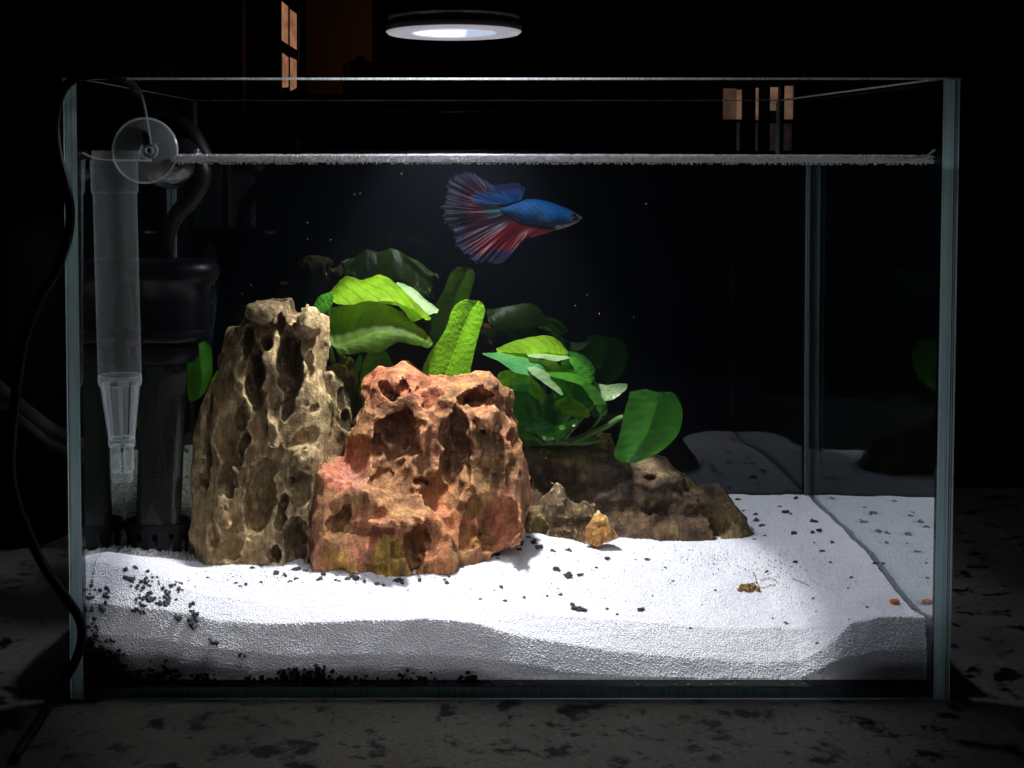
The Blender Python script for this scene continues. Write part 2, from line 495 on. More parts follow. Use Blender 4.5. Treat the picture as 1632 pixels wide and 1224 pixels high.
def vcol_mat(name, rough=0.45, bump=0.0, bscale=1200, spec=0.4):
    m, nt, out = mk(name)
    at = N(nt, 'ShaderNodeVertexColor', layer_name='Col')
    p = N(nt, 'ShaderNodeBsdfPrincipled', i_Roughness=rough); nt.links.new(at.outputs['Color'], p.inputs['Base Color'])
    p.inputs['Specular IOR Level'].default_value = spec
    if bump:
        tc = N(nt, 'ShaderNodeTexCoord')
        vr = N(nt, 'ShaderNodeTexVoronoi', i_Scale=bscale); nt.links.new(tc.outputs['Object'], vr.inputs['Vector'])
        b = N(nt, 'ShaderNodeBump', i_Strength=bump, i_Distance=0.0004); nt.links.new(vr.outputs['Distance'], b.inputs['Height'])
        nt.links.new(b.outputs[0], p.inputs['Normal'])
    nt.links.new(p.outputs[0], out.inputs[0])
    return m

def granite_mat():
    m, nt, out = mk('granite')
    tc = N(nt, 'ShaderNodeTexCoord')
    mp = N(nt, 'ShaderNodeMapping'); mp.inputs['Scale'].default_value = (1, 1.3, 1)
    nt.links.new(tc.outputs['Object'], mp.inputs[0])
    p = N(nt, 'ShaderNodeBsdfPrincipled', i_Roughness=0.45); p.inputs['Specular IOR Level'].default_value = 0.12
    big = N(nt, 'ShaderNodeTexNoise', i_Scale=52.0, i_Detail=8.0, i_Roughness=0.66, i_Distortion=0.3)
    sm = N(nt, 'ShaderNodeTexNoise', i_Scale=150.0, i_Detail=5.0, i_Roughness=0.6)
    lg = N(nt, 'ShaderNodeTexNoise', i_Scale=9.0, i_Detail=4.0)
    for n in (big, sm, lg): nt.links.new(mp.outputs[0], n.inputs['Vector'])
    r0 = N(nt, 'ShaderNodeValToRGB')
    r0.color_ramp.elements[0].position = 0.3; r0.color_ramp.elements[0].color = (0.05, 0.047, 0.043, 1)
    r0.color_ramp.elements[1].position = 0.7; r0.color_ramp.elements[1].color = (0.165, 0.155, 0.143, 1)
    nt.links.new(lg.outputs[0], r0.inputs[0])
    r1 = N(nt, 'ShaderNodeMapRange'); r1.inputs[1].default_value = 0.545; r1.inputs[2].default_value = 0.61; r1.inputs[4].default_value = 1.0; nt.links.new(big.outputs[0], r1.inputs[0])
    r2 = N(nt, 'ShaderNodeMapRange'); r2.inputs[1].default_value = 0.60; r2.inputs[2].default_value = 0.67; r2.inputs[4].default_value = 0.8; nt.links.new(sm.outputs[0], r2.inputs[0])
    mxm = N(nt, 'ShaderNodeMath', operation='MAXIMUM'); nt.links.new(r1.outputs[0], mxm.inputs[0]); nt.links.new(r2.outputs[0], mxm.inputs[1])
    mx = N(nt, 'ShaderNodeMix', data_type='RGBA')
    nt.links.new(mxm.outputs[0], mx.inputs[0]); nt.links.new(r0.outputs[0], mx.inputs[6]); mx.inputs[7].default_value = (0.006, 0.006, 0.006, 1)
    fine = N(nt, 'ShaderNodeTexNoise', i_Scale=420.0, i_Detail=3.0); nt.links.new(mp.outputs[0], fine.inputs['Vector'])
    rf = N(nt, 'ShaderNodeMapRange'); rf.inputs[1].default_value = 0.3; rf.inputs[2].default_value = 0.7; rf.inputs[3].default_value = 0.78; rf.inputs[4].default_value = 1.2
    nt.links.new(fine.outputs[0], rf.inputs[0])
    sc = N(nt, 'ShaderNodeVectorMath', operation='SCALE'); nt.links.new(mx.outputs[2], sc.inputs[0]); nt.links.new(rf.outputs[0], sc.inputs['Scale'])
    nt.links.new(sc.outputs[0], p.inputs['Base Color'])
    nt.links.new(p.outputs[0], out.inputs[0])
    return m

M_SAND = plain('white_sand', (0.78, 0.77, 0.83), 0.8, var=0.06, vscale=900, spec=0.2)
M_GRAIN = plain('white_grain', (0.79, 0.78, 0.85), 0.6, var=0.2, vscale=700, spec=0.3)
M_BLACK = plain('black_plastic', (0.004, 0.004, 0.006), 0.38, bump=0.1, bscale=900, spec=0.14)
M_RUBBER = plain('black_rubber', (0.005, 0.005, 0.006), 0.45, spec=0.2)
M_SPONGE = plain('black_sponge', (0.005, 0.005, 0.006), 0.9, bump=1.0, bscale=2200)
M_GRAVEL = plain('dark_gravel_stone', (0.045, 0.045, 0.053), 0.5, bump=0.8, bscale=1800, var=0.4, vscale=500)
M_GRAVEL2 = plain('grey_gravel_stone', (0.075, 0.073, 0.078), 0.6, bump=0.8, bscale=1800, var=0.4, vscale=500)
M_PANE = thin_glass('pane_glass', (0.97, 0.985, 0.98), 0.006)
M_PLEX = thin_glass('clear_acrylic', (0.97, 0.98, 0.94), 0.012)
M_EDGE = edge_glass('glass_edge', (0.70, 0.95, 1.0), 0.15)
M_RIM_GLINT = edge_glass('rim_glint', (0.85, 0.92, 0.92), 0.4)
M_BASE_EDGE = edge_glass('glass_base_edge', (0.10, 0.15, 0.17), 0.6)
M_SEAM = edge_glass('silicone', (0.20, 0.25, 0.27), 0.6)
M_WTOP = thin_glass('water_top', (1, 1, 1), 0.02)
M_WSIDE = fresnel_face('water_side', 1.42)
M_WBACK = fresnel_face('water_back', 1.8)
M_WFRONT = water_front()
M_FROST = frosted('frosted_plastic', (0.75, 0.8, 0.82), 0.065, 0.14)
M_FROST2 = frosted('dense_frosted_plastic', (0.72, 0.78, 0.80), 0.22, 0.25)
M_CUP = frosted('soft_clear_vinyl', (0.7, 0.74, 0.75), 0.17, 0.3)
M_ROCK = rock_mat('dragon_stone')
M_GRANITE = granite_mat()

# ------------------------------------------------------------------ setting: counter and dark room behind
b = MB(); b.box(-1.3, 1.5, -0.75, 0.285, -0.035, 0.0, bev=0.006)
tag(b.build('counter', M_GRANITE), kind='structure')
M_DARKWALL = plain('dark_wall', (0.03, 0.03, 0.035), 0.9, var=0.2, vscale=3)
M_BROWN = plain('brown_wall', (0.30, 0.15, 0.07), 0.9, var=0.15, vscale=2)
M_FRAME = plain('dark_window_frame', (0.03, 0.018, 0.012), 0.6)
YW = 3.2
def farbox(mb, x0, x1, y0, y1, Y, th, m=0):
    p, q = A(x0, y1, Y), A(x1, y0, Y)
    mb.box(p[0], q[0], Y, Y + th, p[2], q[2], m)
# partition wall, its doorway cut to contain the added light, brown wall behind
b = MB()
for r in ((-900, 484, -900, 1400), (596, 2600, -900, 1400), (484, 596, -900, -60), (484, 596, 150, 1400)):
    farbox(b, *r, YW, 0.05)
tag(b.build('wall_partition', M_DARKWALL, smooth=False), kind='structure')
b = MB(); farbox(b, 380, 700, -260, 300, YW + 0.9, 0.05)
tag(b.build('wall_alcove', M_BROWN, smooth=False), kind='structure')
ld = bpy.data.lights.new('alcove_fill', 'POINT'); ld.energy = 0.2; ld.color = (1.0, 0.62, 0.3); ld.shadow_soft_size = 0.05  # unseen point light added to warm the brown wall
lo = bpy.data.objects.new('alcove_fill', ld); COL.objects.link(lo); lo.location = A(640, 70, YW + 0.45)
# things silhouetted against the doorway
b = MB()
prof = [(0.001, -0.16), (0.05, -0.16), (0.058, -0.1), (0.05, 0.02), (0.054, 0.045), (0.03, 0.06), (0.012, 0.062), (0.012, 0.075), (0.001, 0.076)]
cp = A(574, 128, YW - 0.25)
b.lathe([(r, z + cp[2]) for r, z in prof], 24, cp[0], cp[1])
tag(b.build('covered_pot', M_RUBBER), 'dark lidded pot silhouetted in front of the brown doorway', 'pot')

M_PANE_A = emit('lit_pane_peach', (0.30, 0.135, 0.068), 1.0)
M_PANE_B = emit('lit_pane_dim', (0.06, 0.032, 0.02), 1.0)
M_PANE_C = emit('lit_pane_pale', (0.15, 0.082, 0.05), 1.0)
M_PANE_REFL = emit('pane_reflection', (0.014, 0.009, 0.009), 1.0)
# left window: the panes of a side wall seen at a slant
wl = thing('window', 'tall narrow peach-lit window seen slanted, beside the brown doorway', 'window', A(461, 150, YW - 0.3))
YL = YW - 0.3
def slant(name, pts, mat, dy):
    f = [A(x, y, YL + (x - 461) * 0.004) for x, y in pts]
    bk = [p + np.array([0, 0.02, 0]) for p in f]
    me = new_mesh(name, f + bk, [(0, 1, 2, 3), (7, 6, 5, 4), (0, 4, 5, 1), (1, 5, 6, 2), (2, 6, 7, 3), (3, 7, 4, 0)], False, mats=[mat])
    return link(name, me, wl)
slant('pane', [(449, 64), (459, 71), (459, 10), (449, 2)], M_PANE_A, 0)
slant('pane', [(462, 73), (472.5, 79), (472.5, 22), (462, 14)], M_PANE_A, 0)
slant('pane', [(450, 139), (459.5, 138), (459.5, 92), (450, 84)], M_PANE_A, 0)
slant('pane', [(462.5, 144), (472.5, 139), (472.5, 96), (462.5, 91)], M_PANE_A, 0)
def bar(x0, y0a, y0b, x1, y1a, y1b): slant('frame', [(x0, y0a), (x1, y1a), (x1, y1b), (x0, y0b)], M_FRAME, 0)
bar(446.5, 150, -14, 448.6, 150, -8); bar(472.8, 150, 20, 475.5, 150, 16)
bar(459.2, 72, 10, 461.8, 73, 12); bar(459.7, 139, 91, 462.3, 140, 91); bar(449, 84, 64.5, 472.6, 96, 79.5)
# right window, seen through the upper part of the tank
wr = thing('window', 'wide dim window of uneven orange panes seen through the tank top near the back right corner', 'window', A(1205, 195, YW - 0.1))
def wpart(name, x0, x1, y0, y1, mat, th=0.02, off=0.0):
    mb = MB(); farbox(mb, x0, x1, y0, y1, YW - 0.1 + off, th); return mb.build(name, mat, wr, smooth=False)
wpart('pane', 1153, 1174, 141, 190, M_PANE_B); wpart('pane', 1176, 1182, 143, 190, M_PANE_C)
wpart('pane', 1205, 1209, 140, 192, M_PANE_C); wpart('pane', 1228, 1240, 139, 176, M_PANE_C); wpart('pane', 1253, 1264, 137, 190, M_PANE_C)
wpart('pane', 1228, 1240, 197, 240, M_PANE_REFL); wpart('pane', 1252, 1262, 197, 240, M_PANE_REFL); wpart('pane', 1176, 1179, 194, 240, M_PANE_REFL); wpart('pane', 1205, 1208, 194, 240, M_PANE_REFL)  # faint panes stand in for the dim reflection of those above
for x0, x1 in ((1149, 1152.6), (1183, 1186), (1201, 1204.6), (1209.4, 1212), (1224, 1227.6), (1243, 1250), (1265, 1268)):
    wpart('frame', x0, x1, 132, 244, M_FRAME, 0.03, -0.01)
wpart('frame', 1149, 1268, 191.5, 195, M_FRAME, 0.034, -0.012)
# faint pillar on the left and dark upright rods
b = MB(); farbox(b, 358, 384, -260, 178, YW - 0.4, 0.06)
M_POST = plain('brown_post', (0.08, 0.045, 0.03), 0.8)
tag(b.build('door_post', M_POST, smooth=False), 'faint brown upright post left of the lit slanted window', 'post')

# ------------------------------------------------------------------ sand profile (pixel lines -> heights)
L1 = [(100, 886), (150, 893), (200, 905), (260, 922), (330, 948), (450, 966), (600, 962), (700, 962), (800, 972), (900, 984), (1000, 990), (1100, 998), (1250, 1002), (1310, 995), (1345, 981), (1400, 974), (1530, 976)]
L2 = [(100, 955), (200, 966), (260, 972), (310, 980), (350, 990), (450, 994), (600, 988), (690, 986), (760, 993), (820, 1012), (900, 1026), (1000, 1041), (1100, 1048), (1200, 1055), (1275, 1054), (1320, 1030), (1355, 994), (1400, 983), (1530, 985)]
L3 = [(100, 1005), (250, 1018), (350, 1034), (450, 1044), (600, 1042), (700, 1044), (800, 1052), (900, 1070), (1000, 1077), (1100, 1081), (1275, 1081), (1335, 1052), (1400, 1036), (1530, 1033)]
Y1, Y2, Y3, Y4 = 0.0235, 0.0098, 0.0066, 0.0062
def line_z(L, Y):
    P = np.array([U(px, py, Y) for px, py in L])
    return lambda x: np.interp(x, P[:, 0], P[:, 2])
z1f, z2f, z3f = line_z(L1, Y1), line_z(L2, Y2), line_z(L3, Y3)
ZBACK = U(1297, 792, YB1)[2]
def sand_z(x, y):
    x, y = np.asarray(x, float), np.asarray(y, float)
    t = np.clip((y - Y1) / (YB1 - Y1), 0, 1)
    za = z1f(x) * (1 - sstep(0, 0.45, t)) + ZBACK * sstep(0, 0.45, t)
    mound = 0.0052 * sstep(0.028, 0.058, y) * sstep(0.150, 0.110, y) * sstep(0.085, 0.035, x) * sstep(-0.112, -0.082, x)
    zz = za + mound + 0.0012 * vnoise(x, y, 0 * x, 0.022, 3) * sstep(0, 0.1, t) + 0.0006 * vnoise(x, y, 0 * x, 0.007, 4)
    zz = np.where(y < Y1, np.interp(y, [Y4, Y3, Y2, Y1], [0, 0, 0, 0]), zz)
    lo = y < Y1
    if np.any(lo):
        a3, a2, a1 = z3f(x), z2f(x), z1f(x)
        pa = ZB + (a3 - ZB) * (y - Y4) / (Y3 - Y4)
        pb = a3 + (a2 - a3) * (y - Y3) / (Y2 - Y3)
        pc = a2 + (a1 - a2) * (y - Y2) / (Y1 - Y2)
        zz = np.where(y < Y3, pa, np.where(y < Y2, pb, np.where(lo, pc, zz)))
    return zz
sand_zv = sand_z
def sand_hit(px, py):
    """where the sight line of a pixel meets the sand"""
    p, t = refr(px, py)
    lo = None
    D = np.arange(1, 900) * 0.0003
    q = p[None] + D[:, None] * t[None]
    ok = (q[:, 1] > Y4) & (q[:, 1] < YB1)
    q = q[ok]
    hit = np.nonzero(q[:, 2] < sand_zv(q[:, 0], q[:, 1]))[0]
    if len(hit): return q[hit[0]]
    return p + t * ((YB1 - 0.004 - p[1]) / t[1])

rows = []
for a, c, n in ((Y4, Y3, 10), (Y3, Y2, 14), (Y2, Y1, 16), (Y1, YB1 - 0.0004, 70)):
    rows += list(np.linspace(a, c, n, endpoint=False))
rows.append(YB1 - 0.0004)
xs = np.linspace(XL1 + 0.0001, XR1 - 0.0004, 330)
rows = np.array(rows)
GX, GY = np.meshgrid(xs, rows)
GZ = sand_z(GX, GY)
GZ[1:40] += 0.00035 * vnoise(GX[1:40], GY[1:40] * 3, GZ[1:40], 0.004, 5)
wob = 0.0004 * vnoise(GX, GZ, 0 * GX, 0.009, 6)
GYw = GY.copy(); GYw[:10] = Y3 + 0.0009 * (1 - np.arange(10)[:, None] / 10)  # the foot of the bed draws back from the glass
GYw[1:40] += np.clip(wob[1:40], -0.0002, 1)
V = np.stack([GX, GYw, GZ], -1).reshape(-1, 3)
nr, nc = GX.shape
idx = np.arange(nr * nc).reshape(nr, nc)
Fq = np.stack([idx[:-1, :-1], idx[:-1, 1:], idx[1:, 1:], idx[1:, :-1]], -1).reshape(-1, 4)
# side and back skirts down to the base
def skirt(line):
    global V, Fq
    base = V[line].copy(); base[:, 2] = ZB
    o = len(V); V = np.vstack([V, base]); k = np.arange(len(line))
    Fq = np.vstack([Fq, np.stack([line[:-1], line[1:], o + k[1:], o + k[:-1]], -1)])
skirt(idx[:, -1]); skirt(idx[:, 0][::-1]); skirt(idx[-1, :][::-1])
sand = tag(link('sand', new_mesh('sand', V, Fq, True, mats=[M_SAND, M_GRAIN])), kind='stuff')

def ico(sub, r=1.0, jit=0.0, seed=0, sq=(1, 1, 1)):
    bm = bmesh.new(); bmesh.ops.create_icosphere(bm, subdivisions=sub, radius=r)
    rr = random.Random(seed)
    for v in bm.verts:
        k = 1 + rr.uniform(-jit, jit)
        v.co = Vector((v.co.x * k * sq[0], v.co.y * k * sq[1], v.co.z * k * sq[2]))
    bm.verts.index_update()
    vs = [v.co[:] for v in bm.verts]; fs = [[v.index for v in f.verts] for f in bm.faces]
    bm.free()
    return vs, fs

def grains(obj, density, radius, mat, seed, smin=0.7, smax=1.3, sub=2, sink=0.2):
    """geometry nodes: every grain of a loose bed is a small solid on the surface of the bed"""
    ng = bpy.data.node_groups.new(obj.name + '_grains', 'GeometryNodeTree')
    ng.interface.new_socket('Geometry', in_out='INPUT', socket_type='NodeSocketGeometry')
    ng.interface.new_socket('Geometry', in_out='OUTPUT', socket_type='NodeSocketGeometry')
    nd = ng.nodes
    gi, go = nd.new('NodeGroupInput'), nd.new('NodeGroupOutput')
    dp = nd.new('GeometryNodeDistributePointsOnFaces'); dp.inputs['Density'].default_value = density; dp.inputs['Seed'].default_value = seed
    ic = nd.new('GeometryNodeMeshIcoSphere'); ic.inputs['Radius'].default_value = radius; ic.inputs['Subdivisions'].default_value = sub
    sm = nd.new('GeometryNodeSetMaterial'); sm.inputs['Material'].default_value = mat
    rs = nd.new('FunctionNodeRandomValue'); rs.data_type = 'FLOAT_VECTOR'
    rs.inputs[0].default_value = (smin,) * 3; rs.inputs[1].default_value = (smax,) * 3
    rr = nd.new('FunctionNodeRandomValue'); rr.data_type = 'FLOAT_VECTOR'; rr.inputs[1].default_value = (6.28, 6.28, 6.28); rr.inputs['Seed'].default_value = 5
    ip = nd.new('GeometryNodeInstanceOnPoints')
    sp = nd.new('GeometryNodeSetPosition'); nv = nd.new('ShaderNodeVectorMath'); nv.operation = 'SCALE'; nv.inputs['Scale'].default_value = -radius * sink
    jn = nd.new('GeometryNodeJoinGeometry')
    L = ng.links.new
    L(gi.outputs[0], dp.inputs['Mesh']); L(dp.outputs['Normal'], nv.inputs[0]); L(nv.outputs[0], sp.inputs['Offset']); L(dp.outputs['Points'], sp.inputs['Geometry']); L(sp.outputs[0], ip.inputs['Points'])
    L(ic.outputs['Mesh'], sm.inputs['Geometry']); L(sm.outputs[0], ip.inputs['Instance'])
    L(rs.outputs[0], ip.inputs['Scale']); L(rr.outputs[0], ip.inputs['Rotation'])
    L(gi.outputs[0], jn.inputs[0]); L(ip.outputs[0], jn.inputs[0]); L(jn.outputs[0], go.inputs[0])
    md = obj.modifiers.new('grains', 'NODES'); md.node_group = ng
grains(sand, 2.1e6, 0.00042, M_GRAIN, 3)

# ------------------------------------------------------------------ water and tank
wv = [(x, y, z) for z in (ZB + 0.0002, WATER_Z) for y in (WATER_Y, YB1 + 0.0022) for x in (XL1 - 0.0002, XR1 + 0.0014)]
wf = [(0, 2, 3, 1), (4, 5, 7, 6), (0, 1, 5, 4), (1, 3, 7, 5), (3, 2, 6, 7), (2, 0, 4, 6)]
wm = new_mesh('water', wv, wf, False, mats=[cloudy(m) for m in (M_WFRONT, M_WTOP, M_WSIDE, M_WBACK)], fmat=[2, 1, 0, 2, 3, 2])
tag(link('water', wm), kind='structure')

tank = thing('fish_tank', 'rimless rectangular glass fish tank filled with water, sand, rocks and plants', 'fish tank', ((XL0 + XR0) / 2, 0.107, 0.0005))
b = MB(); b.box(XL1 + 0.0002, XR1 - 0.0002, 0.0, 0.005, ZB, ZT); b.build('front_pane', M_PANE, tank, False)
b = MB(); b.box(XL1 + 0.0002, XR1 - 0.0002, YB1, YB0, ZB, ZT); b.build('back_pane', M_PANE, tank, False)
b = MB(); b.box(XL0, XL1, 0.0004, YB0, ZB, ZT); b.build('side_pane', M_PANE, tank, False)
b = MB(); b.box(XR1, XR0, 0.0004, YB0, ZB, ZT); b.build('side_pane', M_PANE, tank, False)
b = MB(); b.box(XL0, XR0, 0.0006, YB0, 0.0008, ZB - 0.0002); b.build('base_pane', M_PANE, tank, False)
def sheet(name, q, mat):
    return link(name, new_mesh(name, q, [tuple(range(len(q)))], False, mats=[mat]), tank)
def quad_front(name, x0, x1, z0, z1, y, mat): return sheet(name, [(x0, y, z0), (x1, y, z0), (x1, y, z1), (x0, y, z1)], mat)
# ground front edges of the two side panes: a wide face and a narrow chamfer on the outer side
quad_front('pane_edge', XL0 + 0.0012, XL1, 0.0006, ZT, 0.0, M_EDGE)
quad_front('pane_edge', XR1, XR0 - 0.0026, 0.0006, ZT, 0.0, M_EDGE)
M_CHAM = edge_glass('glass_chamfer', (0.62, 0.66, 0.70), 0.35)
sheet('pane_chamfer', [(XL0, 0.0012, 0.0006), (XL0 + 0.0010, 0.0, 0.0006), (XL0 + 0.0010, 0.0, ZT), (XL0, 0.0012, ZT)], M_EDGE)
quad_front('pane_chamfer', XR0 - 0.0022, XR0 - 0.0015, 0.0006, ZT, 0.0002, M_CHAM)
quad_front('pane_chamfer', XR0 - 0.0012, XR0 - 0.0004, 0.0006, ZT, 0.0004, M_EDGE)
quad_front('base_edge', XL1, XR1, 0.0012, ZB - 0.0004, 0.0002, M_BASE_EDGE)
quad_front('base_edge', XL1, XR1, 0.0006, 0.0011, 0.0001, M_EDGE)  # pale strip standing in for the highlight along the bottom edge
# pale strips on the top edges, standing in for light refracted there
quad_front('rim', XL0, XR0, ZT - 0.0006, ZT + 0.0003, -0.0003, M_RIM_GLINT)
quad_front('rim', XL1, XR1, ZT - 0.0003, ZT + 0.0002, YB1 - 0.0004, M_SEAM)
sheet('rim', [(XR1 - 0.0004, 0.004, ZT - 0.0005), (XR1 - 0.0004, YB1, ZT - 0.0005), (XR1 - 0.0004, YB1, ZT + 0.0004), (XR1 - 0.0004, 0.004, ZT + 0.0004)], M_RIM_GLINT)
sheet('rim', [(XL1 + 0.0004, 0.004, ZT - 0.0003), (XL1 + 0.0004, YB1, ZT - 0.0003), (XL1 + 0.0004, YB1, ZT + 0.0003), (XL1 + 0.0004, 0.004, ZT + 0.0003)], M_SEAM)
# silicone joints in the back corners: three fine ribs each
for sx, x in ((1, XL1), (-1, XR1)):
    mb = MB()
    for k, w in ((0, 0.0006), (1, 0.0004), (2, 0.0006)):
        x0 = x + sx * (0.0001 + k * 0.0008)
        mb.box(min(x0, x0 + sx * w), max(x0, x0 + sx * w), YB1 - 0.0012 - 0.0006 * (k == 1), YB1 - 0.0002, ZB, ZT - 0.001)
    mb.build('silicone_seam', M_SEAM, tank, False)

# bubbles crowded against the front glass along the waterline
def bubble_mat():
    m, nt, out = mk('bubble_skin')
    df = N(nt, 'ShaderNodeBsdfDiffuse'); df.inputs[0].default_value = (0.9, 0.9, 0.92, 1)
    tl = N(nt, 'ShaderNodeBsdfTranslucent'); tl.inputs[0].default_value = (0.9, 0.9, 0.92, 1)
    gl = N(nt, 'ShaderNodeBsdfGlossy', i_Roughness=0.4); gl.inputs[0].default_value = (0.95, 0.95, 0.97, 1)
    m1 = N(nt, 'ShaderNodeMixShader'); m1.inputs[0].default_value = 0.7
    m2 = N(nt, 'ShaderNodeMixShader'); m2.inputs[0].default_value = 0.35
    nt.links.new(df.outputs[0], m1.inputs[1]); nt.links.new(tl.outputs[0], m1.inputs[2])
    nt.links.new(m1.outputs[0], m2.inputs[1]); nt.links.new(gl.outputs[0], m2.inputs[2]); nt.links.new(m2.outputs[0], out.inputs[0])
    return m
M_BUB = bubble_mat()
vs, fs = ico(1, 1.0)
vs = np.array(vs); fs = np.array(fs)
BV, BF = [], []
rb = random.Random(4)
def bub(c, r):
    BF.append(fs + len(BV) * len(vs)); BV.append(vs * r + np.array(c))
x = XL1 + 0.038
while x < XR1 - 0.0006:
    k = (x - XL1 - 0.038) / 0.31
    hang = 0.3 + 0.6 * (0.5 + 0.5 * math.sin(x * 900) * math.sin(x * 310 + 1))
    drop = 0.0007 * max(0, k - 0.55)
    for row in range(6):                            # beads stacked against the glass, a loose last row hanging below
        if row < 5 or rb.random() < hang:
            bub((x + rb.uniform(-.0004, .0004) + 0.00042 * (row % 2), 0.0057 + rb.uniform(0, 0.0005), WATER_Z + 0.0016 - row * 0.00062 + rb.uniform(-.00012, .00012) - drop), rb.choice((0.00024, 0.00032, 0.00038, 0.00044)))
    for row in range(9):                            # the raft floating behind them
        bub((x + rb.uniform(-.0003, .0003), 0.0066 + row * 0.0011 + rb.uniform(0, 0.0005), WATER_Z + 0.0016 + rb.uniform(-.0003, .0004) - drop), rb.uniform(0.0004, 0.0006))
    x += 0.00074
BV = np.vstack(BV); BF = np.vstack(BF)
# pale backing strip added so the gaps between bubbles don't go black
o_ = len(BV)
fx_ = np.linspace(XL1 + 0.036, XR1 - 0.0004, 60)
FV = np.array([(x_, 0.0074, WATER_Z + z_ - (0.0006 * max(0, (x_ - 0.05) / 0.15))) for x_ in fx_ for z_ in (-0.0008, 0.0012)])
FFq = [(2 * i, 2 * i + 2, 2 * i + 3, 2 * i + 1) for i in range(59)]
allf = [tuple(t) for t in BF] + [tuple(o_ + i for i in q) for q in FFq]
tag(link('surface_bubbles', new_mesh('surface_bubbles', np.vstack([BV, FV]), allf, True, mats=[M_BUB])), kind='stuff')
# meniscus climbing the glass at both ends of the waterline
def meniscus(name, x0, sx, n):
    P = [(x0 - sx * 0.0130 * (1 - t), 0.0058, WATER_Z + 0.0022 * t ** 3 + 0.0012 * max(0, t - .8) * 5 + (-0.0004 if n else 0.0008)) for t in np.linspace(0, 1, 14)]
    mb = MB(); mb.tube(P, [0.00018 + 0.0003 * (i / 13) for i in range(14)], 8)
    return mb.build(name, M_CUP_RIM, tank)
M_CUP_RIM = frosted('water_meniscus', (0.8, 0.84, 0.85), 0.5, 0.3)
meniscus('meniscus', XR1 - 0.0005, 1, 0)
P = [(XL1 + 0.0004 + 0.028 * t, 0.0058, WATER_Z + 0.0032 * (1 - t) ** 6 - 0.0002) for t in np.linspace(0, 1, 24)]
mb = MB(); mb.tube(P, 0.00035, 8); mb.build('meniscus', M_CUP_RIM, tank)

# ------------------------------------------------------------------ rocks: carved solids meshed by surface nets
def surface_nets(Fd, org, h):
    nx, ny, nz = Fd.shape
    sg = Fd < 0
    cnt = np.zeros((nx - 1, ny - 1, nz - 1), np.float32)
    acc = np.zeros((nx - 1, ny - 1, nz - 1, 3), np.float32)
    C = [(i, j, k) for i in (0, 1) for j in (0, 1) for k in (0, 1)]
    def cor(c, arr): return arr[c[0]:nx - 1 + c[0], c[1]:ny - 1 + c[1], c[2]:nz - 1 + c[2]]
    for a in C:
        for ax in range(3):
            if a[ax] == 0:
                bb = list(a); bb[ax] = 1; bb = tuple(bb)
                fa, fb = cor(a, Fd), cor(bb, Fd)
                cr = (fa < 0) != (fb < 0)
                t = np.where(cr, fa / np.where(cr, fa - fb, 1), 0)
                cnt += cr
                for d in range(3):
                    acc[..., d] += np.where(cr, a[d] + (t if d == ax else 0), 0)
    act = cnt > 0
    ids = np.full(act.shape, -1, np.int32)
    ids[act] = np.arange(act.sum())
    ii = np.argwhere(act)
    V = (ii + acc[act] / cnt[act][:, None]) * h + org
    quads = []
    for ax in range(3):
        sl0 = [slice(1, -1)] * 3; sl1 = [slice(1, -1)] * 3
        sl0[ax] = slice(0, -1); sl1[ax] = slice(1, None)
        s0, s1 = sg[tuple(sl0)], sg[tuple(sl1)]
        cr = np.argwhere(s0 != s1)
        if len(cr) == 0: continue
        flip = s0[s0 != s1]
        p = cr.copy()
        for d in range(3):
            if d != ax: p[:, d] += 1
        u, v = (ax + 1) % 3, (ax + 2) % 3
        def at(du, dv):
            q = p.copy(); q[:, u] -= du; q[:, v] -= dv
            return ids[q[:, 0], q[:, 1], q[:, 2]]
        Q = np.stack([at(1, 1), at(0, 1), at(0, 0), at(1, 0)], -1)
        Q[~flip] = Q[~flip][:, ::-1]
        quads.append(Q)
    return V, np.vstack(quads)

def poly_sd(X, Z, poly):
    """signed distance, negative inside"""
    P = np.asarray(poly); Q = np.roll(P, -1, 0)
    d = np.full(X.shape, 1e9); ins = np.zeros(X.shape, bool)
    for (ax, az), (bx, bz) in zip(P, Q):
        ex, ez = bx - ax, bz - az
        t = np.clip(((X - ax) * ex + (Z - az) * ez) / (ex * ex + ez * ez + 1e-18), 0, 1)
        d = np.minimum(d, np.hypot(X - ax - t * ex, Z - az - t * ez))
        c = ((az > Z) != (bz > Z)) & (X < ex * (Z - az) / (ez if abs(ez) > 1e-12 else 1e-12) + ax)
        ins ^= c
    return np.where(ins, -d, d)

def lin(c):
    c = np.asarray(c, float) / 255
    return np.where(c <= 0.04045, c / 12.92, ((c + 0.055) / 1.055) ** 2.4)

